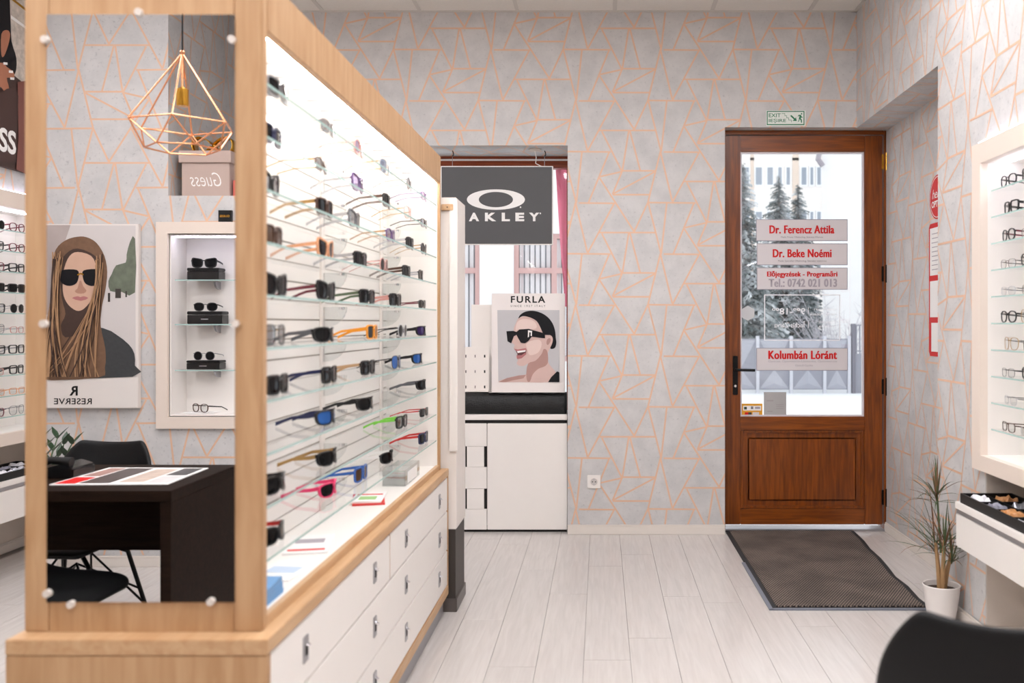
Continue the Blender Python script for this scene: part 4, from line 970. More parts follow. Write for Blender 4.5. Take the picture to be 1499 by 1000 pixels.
# ================================================================ WHITE COLUMN BEHIND THE CABINET
wc = thing('white_column', 'white tall display column with dark plinth behind the oak cabinet', 'column', (-.8, 4.3, 0))
cx1 = PX(668, 4.16)
box('column_body', whitem, wc, -1.2, cx1, 4.16, 4.43, .372, 1.87, .003)
box('plinth', plinthm, wc, -1.2, cx1-.004, 4.163, 4.427, .06, .372); box('plinth_base', plain('plinth_base', (92, 84, 80), .4), wc, -1.2, cx1+.003, 4.156, 4.433, 0, .06, .002)
box('front_strip', white, wc, PX(657.5, 4.15), PX(669.5, 4.15), 4.148, 4.16, PZ(661, 4.15), 1.862, .002)
tg = box('wood_tag', oak_h, wc, PX(646, 4.15), PX(663.5, 4.15), 4.144, 4.16, PZ(308, 4.15), PZ(299, 4.15), .002)
MB().tube([(PX(655, 4.15), 4.142, PZ(303.5, 4.15)), (PX(655, 4.15), 4.146, PZ(303.5, 4.15))], .003, 8).build('screw', blackm, tg)

# ================================================================ WALL DISPLAYS
def wall_display(sgn, xw, y0, y1, z0, z1, name, label, nshelf, zs, back, glow):
    # sgn=+1: on the right wall facing -x ; -1: on the left wall facing +x
    fw = .085; xo = xw-sgn*.032; t = thing(name, label, 'wall display', (xw, (y0+y1)/2, z0))
    f = MB(); f.box(xo, xw-sgn*.001, y0, y0+fw, z0, z1); f.box(xo, xw-sgn*.001, y1-fw, y1, z0, z1); f.box(xo, xw-sgn*.001, y0+fw, y1-fw, z0, z0+fw*.75); f.box(xo, xw-sgn*.001, y0+fw, y1-fw, z1-fw, z1)
    f.build('display_frame', framecream, t)
    a0, a1, b0, b1 = y0+fw, y1-fw, z0+fw*.75, z1-fw
    xi, xb = xw-sgn*.001, xw+sgn*back
    box('back_panel', white, t, xb, xb+sgn*.012, a0, a1, b0, b1)
    box('side_panel', white, t, xi, xb, a0-.012, a0, b0, b1); box('side_panel', white, t, xi, xb, a1, a1+.012, b0, b1)
    box('bottom_panel', white, t, xi, xb, a0, a1, b0-.012, b0); box('top_panel', white, t, xi, xb, a0, a1, b1, b1+.012)
    box('led_strip', led2, t, xw+sgn*.05, xw+sgn*.065, a0+.02, a1-.02, b1-.008, b1-.0005)
    if glow: box('uplight_strip', ledv, t, xw-sgn*.025, xw-sgn*.012, y0+.05, y1-.05, z1, z1+.006)
    for z in zs: glass_shelf(t, xw+sgn*.012, xb-sgn*.002, a0+.002, a1-.002, z, face='-x' if sgn > 0 else '+x')
    for z in zs:
        for y in (a0+.35, (a0+a1)/2, a1-.35):
            xq = [xb-sgn*.001]+[xb-sgn*(.001+.10*math.cos(math.pi/2*a/6)) for a in range(7)]
            zq = [z-.0068]+[z-.0068-.05*math.sin(math.pi/2*a/6) for a in range(7)]
            MB().prism(list(zip(xq, zq)), lambda a, b, w: (a, w, b), y-.004, y+.004).build('bracket', acrylic, t)
    return t
zsr = [1.844-.108*k for k in range(10)]
rd = wall_display(1, XR, 1.25, 3.85, .70, 2.04, 'wall_display', 'white framed lit wall display of eyeglasses beside the potted plant', 10, zsr, .20, True)
zsl = [1.80-.1105*k for k in range(10)]
ld = wall_display(-1, XL, 2.75, 5.36, .66, 2.0, 'wall_display', 'white framed lit wall display of eyeglasses under the brown poster', 10, zsl, .20, True)
rt = [('panto', 'black', 'clear', 'black', 'thin black round glasses'), ('square', 'black', 'clear', 'black', 'bold black glasses'), ('panto', 'black', 'clear', 'burgundy', 'black panto glasses'), ('rimless', 'brown', 'clear', 'black', 'fine rimless glasses'), ('rimless', 'silver', 'clear', 'grey', 'silver rimless glasses'), ('panto', 'black', 'clear', 'black', 'black panto glasses'), ('pilot', 'gold', 'clear', 'black', 'gold wire glasses'), ('rimless', 'black', 'clear', 'black', 'half-rim black glasses'), ('rimless', 'silver', 'clear', 'black', 'half-rim silver glasses'), ('slim', 'brown', 'clear', 'brown', 'slim brown glasses')]
for k, z in enumerate(zsr):
    for i in range(4):
        stl, a, b, c, w = rt[k] if i % 2 == 0 else rt[(k*3+i) % 10]
        eyewear(stl, a, b, c, (XR+.03, 3.655-.175*i-(.02 if k in (1, 6, 8) else 0), z+.0005), math.radians(-90+R.uniform(-3, 3)), '%s, %s from doorway end, %s shelf from top, display beside plant' % (w, ORD[i], ORD[k]), 'eyeglasses in the right wall display', False)
lt = [('panto', 'burgundy', 'clear', 'burgundy', 'burgundy glasses'), ('panto', 'burgundy', 'clear', 'black', 'dark burgundy glasses'), ('square', 'black', 'clear', 'black', 'black square glasses'), ('square', 'black', 'black', 'black', 'black sunglasses'), ('round', 'black', 'black', 'silver', 'round black sunglasses'), ('slim', 'rose', 'clear', 'silver', 'slim rose glasses'), ('square', 'black', 'clear', 'silver', 'black silver-armed glasses'), ('square', 'black', 'clear', 'black', 'bold black glasses'), ('slim', 'peach', 'clear', 'peach', 'peach glasses'), ('pilot', 'grey', 'clear', 'grey', 'thin grey glasses')]
for k, z in enumerate(zsl):
    for i in range(3):
        stl, a, b, c, w = lt[k] if i % 2 == 0 else lt[(k*3+4) % 10]
        sun_ = 'sunglasses' in w
        eyewear(stl, a, b, c, (XL-.03, 5.03-.17*i, z+.0005), math.radians(90+R.uniform(-4, 4)), '%s, %s from far end, %s shelf from top, display under brown poster' % (w, ORD[i], ORD[k]), 'eyewear in the left wall display', sun_)
# consoles under the displays
def console(sgn, xw, y0, y1, zt_, zb_, xf, label, cat='console'):
    t = thing('wall_console', label, cat, (xw, (y0+y1)/2, zb_))
    xbk = xw+sgn*.22
    box('console_top', white, t, xf-sgn*.004, xbk, y0, y1, zt_-.028, zt_, .002)
    box('grip_profile', greysteel, t, xf+sgn*.004, xf+sgn*.03, y0, y1, zt_-.048, zt_-.028)
    n = 3; L = (y1-y0)/n
    box('console_body', whitem, t, xf+sgn*.03, xbk, y0+.002, y1-.002, zb_, zt_-.048)
    for i in range(n): box('drawer', white, t, xf, xf+sgn*.02, y0+L*i+.001, y0+L*(i+1)-.001, zb_, zt_-.05, .002)
    return t
console(1, XR, 1.25, 3.775, .574, .392, 1.452, 'white wall-mounted drawer console under the display beside the plant')
console(-1, XL, 2.75, 5.36, .50, .29, XL+.125, 'white wall-mounted drawer console under the brown poster display')
def tray(x0, x1, y0, y1, z, label, packs, plabel):
    t = thing('sample_tray', label, 'tray', ((x0+x1)/2, (y0+y1)/2, z))
    box('tray_base', black, t, x0, x1, y0, y1, z, z+.006)
    m = MB(); m.box(x0, x0+.008, y0, y1, z+.006, z+.038); m.box(x1-.008, x1, y0, y1, z+.006, z+.038); m.box(x0+.008, x1-.008, y0, y0+.008, z+.006, z+.038); m.box(x0+.008, x1-.008, y1-.008, y1, z+.006, z+.038)
    m.build('tray_rim', black, t, bevel=.001)
    box('tray_divider', black, t, (x0+x1)/2-.003, (x0+x1)/2+.003, y0+.008, y1-.008, z+.006, z+.03)
    nc = 4
    for i in range(1, nc): 
        for (xa, xb_) in ((x0+.008, (x0+x1)/2-.003), ((x0+x1)/2+.003, x1-.008)): box('tray_divider', black, t, xa, xb_, y0+(y1-y0)*i/nc-.003, y0+(y1-y0)*i/nc+.003, z+.006, z+.03)
    cols = ['white', 'clear', 'amber', 'white', 'grey', 'clear', 'white', 'amber']
    film = {'white': plain('white_film', (230, 230, 236), .3), 'clear': plain('silver_film', (200, 202, 212), .2, .5), 'amber': plain('amber_film', (196, 140, 90), .3), 'grey': plain('grey_film', (150, 150, 164), .3)}
    q = 0
    for i in range(nc):
        for s in (0, 1):
            cx_ = x0+(x1-x0)*(.25+.5*s); cy_ = y0+(y1-y0)*(i+.5)/nc; hw, hl = (x1-x0)/4-.014, (y1-y0)/nc/2-.012
            rn = random.Random(q*7+int(y0*100)); vs = []; fs = []; nn = 6
            for a in range(nn+1):
                for b in range(nn+1):
                    ed_ = a in (0, nn) or b in (0, nn)
                    vs.append((cx_+hw*(2*a/nn-1)*(.9 if ed_ else 1), cy_+hl*(2*b/nn-1)*(.9 if ed_ else 1), z+.007+(0 if ed_ else .012+.022*rn.random())))
            for a in range(nn):
                for b in range(nn): p = a*(nn+1)+b; fs.append((p, p+1, p+nn+2, p+nn+1))
            base_loop = [0*(nn+1)+b for b in range(nn+1)]+[a*(nn+1)+nn for a in range(1, nn+1)]+[nn*(nn+1)+b for b in range(nn-1, -1, -1)]+[a*(nn+1) for a in range(nn-1, 0, -1)]
            fs.append(tuple(reversed(base_loop)))
            o = MB().add(vs, fs).build('film_packet', film[cols[q % 8]])
            tag(o, 'crumpled %s film packet, %s row from far end, %s column, %s' % (cols[q % 8], ORD[nc-1-i], 'front' if (s == 0) == (x0 > 0) else 'back', plabel), 'packet', 'film packets in the sample trays'); q += 1
    return t
tray(1.458, 1.668, 3.17, 3.745, .5745, 'black divided tray of film packets on the console beside the plant', 8, 'tray beside plant')
tray(XL-.10, XL+.115, 4.55, 5.12, .5005, 'black divided tray of film packets on the console under the poster', 8, 'tray under poster')
# brown poster over the left display
gp = thing('brand_poster', 'large dark brown fashion poster with white capital lettering on the wall', 'poster', (XL+.01, 4.7, 2.12))
GY0, GY1, GZ0, GZ1 = 4.10, 5.30, PZ(249, 4.93), 3.10
box('poster_panel', plain('print_dark_brown', (58, 38, 34), .4, 0, .3, 6), gp, XL+.001, XL+.02, GY0, GY1, GZ0, GZ1)
gl_ = [XL+.0205]
def gla():
    gl_[0] += .0004; x_ = gl_[0]; return lambda u, v: (x_, x_*1350/(u-880), H-(v-474)*(x_/(u-880)))
# outlines below are given as photo directions and dropped onto the poster plane
def clipy(pts): return pts
flat('ornate_ground', plain('print_pale_ornament', (196, 186, 176), .4, 0, .5, 40), gp, [(14, 0), (40, 0), (40, 130), (30, 118), (20, 110), (14, 60)], gla())
flat('gilt_line', goldm, gp, [(12, -8), (40, 14), (40, 18), (12, -4)], gla())
flat('gilt_line', paperw, gp, [(16, 22), (40, 40), (40, 44), (16, 27)], gla())
flat('hair_print', hairb, gp, [(-20, -40), (10, -30), (15, 20), (17, 60), (24, 85), (22, 108), (8, 114), (-20, 110)], gla(), 3)
flat('ear_print', plain('print_tan_skin', (168, 110, 84), .5), gp, [(2, 50), (10, 44), (15, 50), (12, 66), (6, 82), (2, 80)], gla(), 3)
flat('hand_print', plain('print_tan_skin', (168, 110, 84), .5), gp, [(-14, 96), (4, 92), (10, 98), (20, 106), (20, 116), (10, 114), (14, 132), (10, 141), (2, 128), (-14, 124)], gla(), 3)
for (a, b) in ((8, 93), (16, 105), (18, 115)): flat('nail_print', paperw, gp, [(a-3, b-2), (a+3, b-1.5), (a+3, b+2), (a-3, b+1.5)], gla())
flat('arm_print', plain('print_pink_skin', (122, 74, 66), .5), gp, [(26, 120), (40, 118), (40, 256), (24, 248), (27, 200)], gla())
flat('dress_print', plain('print_brown_dress', (64, 40, 36), .4), gp, [(-20, 150), (10, 130), (22, 128), (27, 140), (24, 238), (-20, 236)], gla())
xg = gl_[0]+.0006
def gyv(u): return xg*1350/(u-880)
ysE = gyv(23.5); zS = H-(207-474)*(xg/(12-880))
text('GUESS', paperw, gp, (xg, ysE-.22, zS), EY, EZ, .44, .127, .03)
# ================================================================ CHAIRS
def shell_mesh():
    rows = [(.232, .418, .155, -.004), (.215, .437, .195, .002), (.15, .440, .215, .01), (.06, .432, .222, .02), (-.04, .430, .222, .03), (-.12, .440, .220, .045), (-.175, .475, .218, .06), (-.205, .54, .218, .07), (-.225, .62, .216, .068), (-.243, .70, .204, .056), (-.256, .765, .168, .042), (-.262, .803, .138, .030)]
    nx = 12; vs = []; fs = []
    for i, (y, z, hw, cu) in enumerate(rows):
        a = rows[max(i-1, 0)]; b = rows[min(i+1, len(rows)-1)]; ty, tz = b[0]-a[0], b[1]-a[1]; L = math.hypot(ty, tz); ny, nz = tz/L, -ty/L
        for j in range(nx+1):
            s = 2*j/nx-1; q = cu*abs(s)**2.4
            dip = -.012*math.cos(s*math.pi/2) if i >= len(rows)-2 else 0
            vs.append((hw*s, y+ny*q, z+nz*q+dip*.6))
    for i in range(len(rows)-1):
        for j in range(nx): p = i*(nx+1)+j; fs.append((p, p+1, p+nx+2, p+nx+1))
    return MB().add(vs, fs)
SH = None
def chair(loc, rz, label):
    global SH
    t = thing('shell_chair', label, 'chair', loc, None, rz)
    if SH is None:
        o = shell_mesh().build('seat_shell', plain('black_leatherette', (12, 12, 13), .5, 0, .06, 30, .1, .25), t, smooth='all', local=True); SH = o.data
    else:
        o = bpy.data.objects.new('seat_shell', SH); C.objects.link(o); o.parent = t
    s = o.modifiers.new('thick', 'SOLIDIFY'); s.thickness = .022; s.offset = 0
    s = o.modifiers.new('soft', 'SUBSURF'); s.levels = 2; s.render_levels = 2
    MB().box(-.10, .10, -.10, .10, .395, .412).build('seat_mount', blackm, t, local=True, bevel=.004)
    for a in (-1, 1):
        for b in (-1, 1):
            MB().tube([(a*.07, b*.08, .402), (a*.135, b*.13, .36), (a*.205, b*.20, .012), (a*.206, b*.201, 0)], [.009, .009, .009, .011], 10).build('leg', blackm, t, local=True, smooth=True)
    for a in (-1, 1):
        MB().tube([(a*.165, -.16, .20), (0, 0, .34), (-a*.165, .16, .20)], .005, 8).build('brace', blackm, t, local=True, smooth=True)
        MB().tube([(a*.18, -.178, .13), (a*.06, 0, .385), (a*.18, .178, .13)], .005, 8).build('brace', blackm, t, local=True, smooth=True)
    return t
chair((.758, 1.777, 0), math.radians(-18.7), 'black shell chair pulled up to the console beside the plant')
chair((-2.10, .19, 0), math.radians(4), 'black shell chair with tall back behind the dark desk')
chair((-1.82, .94, 0), math.radians(-88), 'black shell chair sideways on the mirror side of the dark desk')
# ================================================================ POTTED DRACAENA
px_, py_ = 1.487, 4.03
dp = thing('potted_dracaena', 'thin-leaved dracaena in a white pot beside the door mat', 'potted plant', (px_, py_, 0))
MB().lathe([(.050, 0), (.055, .003), (.066, .06), (.074, .12), (.078, .155), (.080, .160), (.078, .163), (.074, .160), (.071, .145), (.070, .135)], (px_, py_, 0), 40).build('pot', plain('white_ceramic', (232, 226, 222), .3, 0, .01), dp, smooth=True)
MB().lathe([(.069, .10), (.0705, .139), (.03, .143)], (px_, py_, 0), 24).build('soil', soil, dp, smooth=True)
rn = random.Random(11)
def blade(base, d, L, w, droop, mt, parent, name='leaf', xmax=1.568):
    n = 6; vs = []; d = Vector(d).normalized(); p = Vector(base); sd = d.cross(EZ); sd = sd.normalized() if sd.length > .05 else EX.copy()
    for i in range(n+1):
        s = i/n; ww = w*(.55+.9*s) if s < .4 else w*(1.0-(s-.4)/.6*.95)
        vs += [p-sd*ww, p+Vector((0, 0, -ww*.5)), p+sd*ww]
        p = p+d*(L/n); d = (d+Vector((0, 0, -droop*s))).normalized()
    fs = []
    for i in range(n):
        for j in (0, 1): a = 3*i+j; fs.append((a, a+1, a+4, a+3))
    return MB().add([(min(v[0], xmax), v[1], v[2]) for v in vs], fs).build(name, mt, parent, smooth='all')
lm2 = plain('dracaena_leaf_red', (118, 84, 58), .5, 0, .3, 9); lm3 = plain('dracaena_leaf_green', (74, 92, 58), .5, 0, .3, 9)
crowns = []
for (ax, ay, lean, ht) in ((-.006, 0, (-.016, .01), .34), (.012, .006, (.03, -.01), .30), (0, -.012, (.0, -.02), .36)):
    top = Vector((px_+ax+lean[0], py_+ay+lean[1], ht))
    MB().tube([(px_+ax, py_+ay, .12), (px_+ax+lean[0]*.4, py_+ay+lean[1]*.4, .12+(ht-.12)*.5), top], [.012, .010, .007], 8).build('stem', stemm, dp, smooth=True)
    crowns.append(top)
tall = Vector((px_-.02, py_, .56)); MB().tube([(px_-.004, py_-.006, .3), (px_-.012, py_, .45), tall], [.006, .005, .004], 8).build('stem', lm3, dp, smooth=True); 
for ci, (c_, nleaf, L0) in enumerate([(crowns[0], 26, .25), (crowns[1], 22, .22), (crowns[2], 26, .24), (tall, 34, .17)]):
    for i in range(nleaf):
        a = rn.random()*6.283; el = rn.uniform(.1, 1.6); d = (math.cos(a), math.sin(a), math.tan(min(el, 1.45))*.8)
        L = L0*rn.uniform(.7, 1.25); wd_ = .0042
        rad = Vector(d).normalized()
        if ci < 3 and rad.x > 0: L *= .55
        if rad.x > 0: L = min(L, .085/max(rad.x, .3)) if ci == 3 else L
        blade(c_-Vector((0, 0, rn.uniform(0, .05))), d, L, wd_, rn.uniform(.15, .6), (leafm, lm2, lm3)[i % 3], dp)
# ================================================================ THINGS SEEN IN THE MIRROR
YM = YN-.004
def MY(p): return 2*YM-p                             # distance along the reflected ray -> place in the room
PW = YM*2-YB                                         # reflected distance of the rear wall
def mx(u, p=None): return (u-U0)*(p or PW)/F
def mz(v, p=None): return H-(v-V0)*(p or PW)/F
# desk
dkx1 = -1.414; dy0, dy1 = MY(3.60), MY(3.03)
dk = thing('desk', 'dark wenge desk with solid side panels and modesty panel', 'desk', (-2.1, (dy0+dy1)/2, 0))
box('desk_top', deskm, dk, -2.86, dkx1, dy0, dy1, .714, .75, .002)
box('side_panel', deskm, dk, dkx1-.036, dkx1-.001, dy0+.003, dy1-.002, 0, .714, .001); box('side_panel', deskm, dk, -2.859, -2.823, dy0+.003, dy1-.002, 0, .714, .001)
box('modesty_panel', deskm, dk, -2.823, dkx1-.036, dy0+.20, dy0+.22, .47, .714)
cat_ = thing('catalogue', 'open glossy fashion catalogue lying on the dark desk', 'magazine', (-1.9, .52, .7505))
def dpt(u, v): p = .55*F/(v-V0); return ((u-U0)*p/F, MY(p))
q_ = [dpt(72, 711), dpt(246, 710), dpt(305, 686.5), dpt(160, 686)]
MB().prism(q_, lambda a, b, t: (a, b, t), .7505, .754).build('pages', paperw, cat_)
def cell(s0, s1, t0, t1, mt):
    def P(s, t): 
        a = [q_[0][d]*(1-s)+q_[1][d]*s for d in (0, 1)]; b = [q_[3][d]*(1-s)+q_[2][d]*s for d in (0, 1)]
        return (a[0]*(1-t)+b[0]*t, a[1]*(1-t)+b[1]*t, .7545)
    MB().add([P(s0, t0), P(s1, t0), P(s1, t1), P(s0, t1)], [(0, 1, 2, 3)]).build('photo_print', mt, cat_)
cell(.02, .20, .03, .4, red); cell(.22, .48, .05, .95, plain('print_portrait_dark', (70, 60, 60), .3, 0, .8, 30)); cell(.04, .2, .45, .95, plain('print_mixed', (170, 130, 120), .3, 0, .6, 40)); cell(.53, .75, .1, .9, plain('print_sand', (196, 176, 162), .3, 0, .4, 30)); cell(.78, .97, .5, .95, plain('print_dark_portrait', (52, 52, 58), .3, 0, .6, 30)); cell(.78, .97, .05, .45, plain('print_light_grey', (206, 204, 204), .3, 0, .2, 30))
tp = thing('desk_phone', 'black desk telephone beside the catalogue', 'telephone', (-2.05, .36, .7505))
c0 = dpt(92, 697)
MB().prism([(c0[0]-.10, .7505), (c0[0]+.07, .7505), (c0[0]+.07, .785), (c0[0]+.02, .80), (c0[0]-.10, .77)], lambda a, b, t: (a, t, b), c0[1]-.09, c0[1]+.06).build('phone_body', blackgloss, tp, bevel=.006)
MB().tube([(c0[0]-.07, c0[1]+.03, .80), (c0[0]-.02, c0[1]+.03, .812), (c0[0]+.05, c0[1]+.03, .805)], [.018, .013, .018], 10).build('handset', black, tp, smooth=True)
# pendant lamp
pp = 3.30; pxl = (267-U0)*pp/F; pyl = MY(pp)
lamp = thing('pendant_lamp', 'copper wire diamond cage pendant lamp over the desk', 'pendant lamp', (pxl, pyl, H+396*pp/F-.36))
za = mz(78, pp); zr = mz(183, pp); zl = mz(218, pp); 
ring = [(pxl+.180*math.cos(math.pi/3*i+.28), pyl+.180*math.sin(math.pi/3*i+.28), zr) for i in range(6)]
low = [(pxl+.125*math.cos(math.pi/3*(i+.5)+.28), pyl+.125*math.sin(math.pi/3*(i+.5)+.28), zl) for i in range(6)]
def rod(a, b): MB().tube([a, b], .0032, 8).build('cage_rod', copper, lamp, smooth=True)
for i in range(6):
    rod((pxl, pyl, za), ring[i]); rod(ring[i], ring[(i+1) % 6]); rod(low[i], low[(i+1) % 6]); rod(ring[i], low[i]); rod(ring[(i+1) % 6], low[i])
MB().lathe([(.006, 0), (.006, .09)], (pxl, pyl, za-.09), 12).build('stem_tube', copper, lamp, smooth=True)
MB().lathe([(.019, 0), (.021, .004), (.021, .06), (.012, .066), (.007, .07)], (pxl, pyl, za-.19), 20).build('lamp_holder', goldm, lamp, smooth=True)
MB().tube([(pxl, pyl, za-.12), (pxl, pyl, za-.08)], .005, 8).build('stem_tube', copper, lamp)
MB().lathe([(.008, 0), (.010, .008), (.006, .014)], (pxl, pyl, za-.004), 12).build('crown_cap', copper, lamp, smooth=True)
MB().tube([(pxl, pyl, za+.008), (pxl, pyl, ZC-.02)], .003, 8).build('cord', black, lamp)
MB().lathe([(.05, 0), (.05, .02), (.02, .024)], (pxl, pyl, ZC-.023), 20).build('ceiling_rose', black, lamp, smooth=True)
# portrait poster on the rear wall (outlines read off the mirror, placed on the wall)
def rx(c): return mx(c/2.94)
def rzv(c): return mz(300+c/2.94)
rp = thing('portrait_poster', 'large wall panel of long-haired woman in round dark sunglasses', 'poster', (mx(113), YB+.02, mz(598)))
rpx0, rpx1 = mx(20), mx(207)
box('poster_panel', plain('panel_white', (226, 219, 214), .5, 0, .01), rp, rpx0, rpx1, YB+.001, YB+.035, mz(597), mz(329), .003)
ry = [YB+.0352]
def rl():
    ry[0] += .0004; y_ = ry[0]; return lambda a, b: (rx(a), y_, rzv(b))
flat('photo_ground', plain('print_mist', (206, 200, 198), .6, 0, .06, 4), rp, [(70, 90), (598, 92), (598, 738), (70, 742)], rl())
flat('building_print', plain('print_facade', (176, 164, 160), .6, 0, .12, 12), rp, [(70, 90), (320, 90), (300, 150), (250, 260), (232, 470), (70, 500)], rl())
flat('tree_print', plain('print_foliage', (104, 112, 96), .6, 0, .4, 30), rp, [(596, 148), (575, 160), (560, 215), (556, 250), (515, 262), (496, 300), (482, 330), (490, 372), (540, 376), (596, 378)], rl(), 2)
for (a, b, c, d) in ((480, 380, 490, 418), (512, 362, 536, 402), (555, 372, 562, 398)): flat('passer_print', plinthm, rp, [(a, b), (c, b), (c, d), (a, d)], rl())
hairc = plain('print_brown_hair', (116, 86, 64), .6, 0, .25, 40); haird = plain('print_dark_hair', (66, 46, 38), .6, 0, .2, 40); hairl = plain('print_light_hair', (176, 136, 100), .6, 0, .15, 40); coat = plain('print_charcoal_coat', (56, 58, 60), .6, 0, .25, 60)
flat('coat_print', coat, rp, [(205, 600), (240, 560), (330, 520), (460, 530), (520, 560), (570, 600), (594, 640), (596, 690), (586, 738), (70, 741), (70, 640), (120, 610)], rl(), 2)
flat('hair_print', hairc, rp, [(350, 140), (300, 155), (258, 195), (242, 270), (236, 380), (230, 470), (212, 530), (190, 600), (160, 741), (440, 741), (468, 700), (470, 620), (450, 520), (455, 440), (470, 370), (478, 290), (466, 222), (432, 166), (390, 142)], rl(), 3)
flat('hair_shade', haird, rp, [(352, 190), (300, 215), (276, 270), (284, 400), (300, 470), (280, 520), (300, 570), (380, 540), (430, 470), (440, 380), (448, 290), (430, 225)], rl(), 3)
fsk = plain('print_fair_skin', (206, 168, 146), .6, 0, .05, 20)
flat('face_print', fsk, rp, [(352, 205), (318, 222), (296, 270), (288, 330), (292, 390), (312, 430), (345, 455), (372, 452), (400, 425), (424, 385), (436, 330), (432, 270), (410, 222)], rl(), 3)
flat('face_shade', plain('print_face_shade', (176, 132, 112), .6, 0, .05, 20), rp, [(352, 360), (340, 372), (352, 382), (378, 382), (390, 370), (376, 352), (368, 330), (360, 330)], rl(), 2)
flat('lip_print', plain('print_lip', (176, 112, 112), .5), rp, [(328, 402), (352, 394), (364, 398), (378, 394), (398, 402), (366, 414)], rl(), 2)
flat('neck_shade', haird, rp, [(300, 440), (345, 457), (375, 453), (400, 430), (420, 460), (380, 520), (320, 510)], rl(), 2)
sgl = rl()
flat('lens_print', hairb, rp, [(275, 292), (300, 280), (350, 282), (358, 305), (348, 338), (318, 350), (288, 340), (274, 315)], sgl, 3)
flat('lens_print', hairb, rp, [(378, 284), (428, 278), (454, 288), (454, 315), (438, 342), (410, 350), (384, 338), (374, 308)], sgl, 3)
flat('bridge_print', goldm, rp, [(352, 300), (366, 294), (378, 299), (378, 305), (366, 300), (352, 306)], rl())
rn = random.Random(3)
for i in range(46):
    s = rn.random(); side = rn.random() < .5
    if side: p0 = (270+rn.uniform(-20, 20), 200+rn.uniform(0, 60)); p1 = (246+rn.uniform(-6, 20), 420); p2 = (230+rn.uniform(-20, 60), 560); p3 = (200+rn.uniform(-40, 120), 738)
    else: p0 = (450+rn.uniform(-16, 14), 210+rn.uniform(0, 70)); p1 = (455+rn.uniform(-10, 14), 400); p2 = (380+rn.uniform(-60, 60), 540); p3 = (300+rn.uniform(-90, 150), 738)
    pts = []; w = rn.uniform(1.2, 3.2)
    cur = [tuple((1-t)**3*p0[d]+3*(1-t)**2*t*p1[d]+3*(1-t)*t*t*p2[d]+t**3*p3[d] for d in (0, 1)) for t in [k/10 for k in range(11)]]
    pts = [(a-w, b) for a, b in cur]+[(a+w, b) for a, b in reversed(cur)]
    flat('strand_print', hairl if i % 3 else haird, rp, pts, rl())
text('RESERVE', black, rp, (rx(330), YB+.0352, rzv(843)), -EX, EZ, rx(412)-rx(250), rzv(830)-rzv(856), .012, space=1.05)
text('R', black, rp, (rx(333), YB+.0352, rzv(798)), -EX, EZ, rx(350)-rx(314), rzv(777)-rzv(818), .03, name='emblem')
# lit display niche on the rear wall
nx0, nx1, nz0, nz1 = mx(231), -1.55, mz(627), mz(325.5)
nd = thing('niche_display', 'white framed lit niche with glass shelves beside the portrait panel', 'wall display', ((nx0+nx1)/2, YB, nz0))
fw = .062
yR = YB-.19
m = MB(); yF = YB+.022
m.box(nx0, nx0+fw, yF-.02, yF, nz0, nz1); m.box(nx1-fw, nx1, yF-.02, yF, nz0, nz1); m.box(nx0+fw, nx1-fw, yF-.02, yF, nz0, nz0+fw); m.box(nx0+fw, nx1-fw, yF-.02, yF, nz1-fw, nz1)
m.build('display_frame', framecream, nd)
hx0, hx1, hz0, hz1 = -2.310, -1.616, .806, 1.778
box('back_panel', white, nd, hx0, hx1, yR-.005, yR+.006, hz0, hz1)
box('side_panel', white, nd, hx0, hx0+.006, yR+.006, yF-.02, hz0, hz1); box('side_panel', white, nd, hx1-.006, hx1, yR+.006, yF-.02, hz0, hz1)
box('bottom_panel', white, nd, hx0+.006, hx1-.006, yR+.006, yF-.02, hz0, hz0+.006); box('top_panel', white, nd, hx0+.006, hx1-.006, yR+.006, yF-.02, hz1-.006, hz1)
box('led_strip', emit('cool_led', (226, 226, 255), 9), nd, hx0+.02, hx1-.02, yF-.06, yF-.04, hz1-.013, hz1-.0065)
nsh = []
for v in (409, 474.5, 542):
    z = mz(v); nsh.append(z); glass_shelf(nd, hx0+.012, hx1-.012, yR+.008, yF-.05, z, face='+y')
    br = MB().prism([(yR+.007, z-.007)]+[(yR+.007+.07*math.cos(math.pi/2*a/6), z-.007-.042*math.sin(math.pi/2*a/6)) for a in range(7)], lambda a, b, t: (t, a, b), mx(301)-.006, mx(301)+.006).build('bracket', greysteel, nd)
YK = yR+.0
bl = [(265, 312, 19, 'cat', 'black', 'upper'), (265, 317, 20, 'panto', 'black', 'middle'), (264, 313, 14, 'round', 'grey', 'lower')]
for z, (ua, ub, hp, stl, fc, nm_) in zip(nsh, bl):
    b = thing('eyewear_case', 'black eyewear case under glasses on the %s shelf of rear niche' % nm_, 'case', (mx((ua+ub)/2), YK+.07, z))
    hh = hp/272.7*.95
    box('case_body', blackgloss, b, mx(ua), mx(ub), YK+.03, YK+.118, z+.0005, z+hh*.72, .002); box('case_lid', black, b, mx(ua)-.001, mx(ub)+.001, YK+.029, YK+.119, z+hh*.74, z+hh, .003)
    if nm_ != 'upper': box('case_logo', greysteel, b, mx((ua+ub)/2)-.02, mx((ua+ub)/2)+.02, YK+.1181, YK+.1186, z+hh*.35, z+hh*.42)
    eyewear(stl, fc, 'black', fc, (mx((ua+ub)/2)-.0, YK+.108, z+hh+.0006), math.pi+R.uniform(-.15, .15), 'dark %s sunglasses on black case, %s shelf of rear niche' % ({'cat': 'cat-eye', 'panto': 'panto', 'round': 'round'}[stl], nm_), 'sunglasses in the rear niche')
zn = hz0+.006
sheet('leaflet', 'white leaflets spread on the floor of the rear niche', mx(282), YK+.075, zn+.0005, .17, .09, .1, paperw, .004, [(-.06, .02, -.02, -.015, grey_d), (-.05, .05, .01, .014, grey_d)])
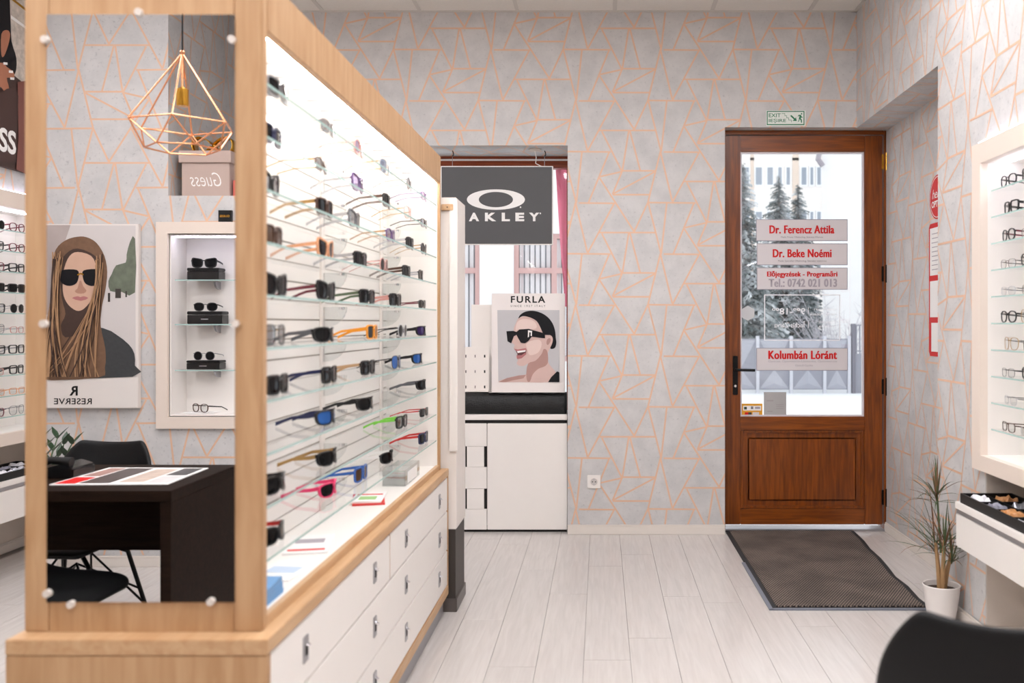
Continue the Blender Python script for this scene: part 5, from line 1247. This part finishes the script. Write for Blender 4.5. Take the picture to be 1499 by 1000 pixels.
eyewear('panto', 'brown', 'clear', 'black', (mx(283), YK+.115, zn+.006), math.pi+.5, 'brown eyeglasses lying on leaflets in the rear niche', 'eyeglasses in the rear niche', False)
gb_ = MB().box(mx(322), mx(341), YB+.002, YB+.021, nz1+.0003, mz(308.5)).build('brand_block', black); tag(gb_, 'small black block with gold lettering on the rear niche frame', 'sign')
text('GUESS', goldm, gb_, (mx(331.5), YB+.0213, (nz1+mz(308.5))/2), -EX, EZ, .052, .012, .02)
# box on the ledge
pb = PW+.05
gx = thing('gift_box', 'dusty pink lidded gift box with white script on the ledge', 'box', (mx(303, pb), MY(pb)-.1, RZ))
bx0, bx1 = mx(266, pb), mx(336, pb); zb0, zl0, zl1 = RZ+.0005, mz(237, pb), mz(221, pb)
pinkb = plain('dusty_pink_card', (186, 164, 154), .6)
box('box_body', pinkb, gx, bx0, bx1, MY(pb)-.20, MY(pb), zb0, zl0, .002)
box('box_lid', pinkb, gx, bx0-.012, bx1+.012, MY(pb)-.212, MY(pb)+.012, zl0-.005, zl1, .002)
text('Guess', paperw, gx, ((bx0+bx1)/2, MY(pb)+.0003, (zb0+zl0)/2), -EX, EZ, .17, .075, -.01, shear=.45)
bw = thing('gold_bow', 'shiny gold ribbon bow lying on the pink gift box', 'bow', ((bx0+bx1)/2, MY(pb)-.1, zl1))
for s in (-1, 1):
    lp_ = []; n = 14; cxb = (bx0+bx1)/2
    vs = []; fs = []
    for i in range(n+1):
        a = -2.4+4.8*i/n; r_ = .11*math.cos(a/1.55)
        vs += [(cxb+s*abs(r_)*math.cos(a*.35)+s*.004, MY(pb)-.12+w_*.045, zl1+.048+.046*math.sin(a*1.25)) for w_ in (-1, 1)]
    for i in range(n): fs.append((2*i, 2*i+1, 2*i+3, 2*i+2))
    o = MB().add(vs, fs).build('bow_loop', goldm, bw, smooth='all'); sd = o.modifiers.new('thick', 'SOLIDIFY'); sd.thickness = .003
MB().lathe([(.012, 0), (.018, .012), (.018, .045), (.010, .06)], ((bx0+bx1)/2, MY(pb)-.12, zl1+.001), 14).build('bow_knot', goldm, bw, smooth=True)
ob = MB().box(mx(339, pb), mx(352, pb), MY(pb)-.09, MY(pb)-.02, RZ+.0005, mz(263, pb)).build('red_carton', plain('red_carton', (214, 92, 84), .5), bevel=.002); tag(ob, 'small red and white carton beside the pink gift box', 'box')
# zz plant by the desk
zx, zy = -2.76, MY(4.45)
zp = thing('zz_plant', 'glossy dark green leafy plant in a white pot near the desk', 'potted plant', (zx, zy, 0))
MB().lathe([(.10, 0), (.13, .25), (.135, .27), (.125, .27), (.12, .24)], (zx, zy, 0), 28).build('pot', MATS['white_ceramic'], zp, smooth=True)
MB().lathe([(.119, .2), (.1195, .235), (.04, .24)], (zx, zy, 0), 20).build('soil', soil, zp)
rn = random.Random(9)
for i in range(11):
    a = rn.random()*6.283; tl = rn.uniform(.05, .28); L = rn.uniform(.42, .56)
    if i == 0: a, tl, L = .25, .26, .55
    if i == 1: a, tl, L = .9, .10, .62
    d = Vector((math.cos(a)*tl, math.sin(a)*tl, 1)).normalized(); p = Vector((zx+math.cos(a)*.03, zy+math.sin(a)*.03, .23)); pts = [p.copy()]
    for s_ in range(8): p = p+d*L/8; d = (d+Vector((math.cos(a)*.05, math.sin(a)*.05, 0))).normalized(); pts.append(p.copy())
    MB().tube(pts, [.009-.0008*k for k in range(9)], 6).build('stem', plain('green_stem', (70, 96, 58), .5), zp, smooth=True)
    for k in range(2, 9):
        for s_ in (-1, 1):
            sd = Vector((-math.sin(a)*s_, math.cos(a)*s_, .55)).normalized()
            blade(pts[k], sd+d*.7, .075, .017, .15, zzleaf, zp)
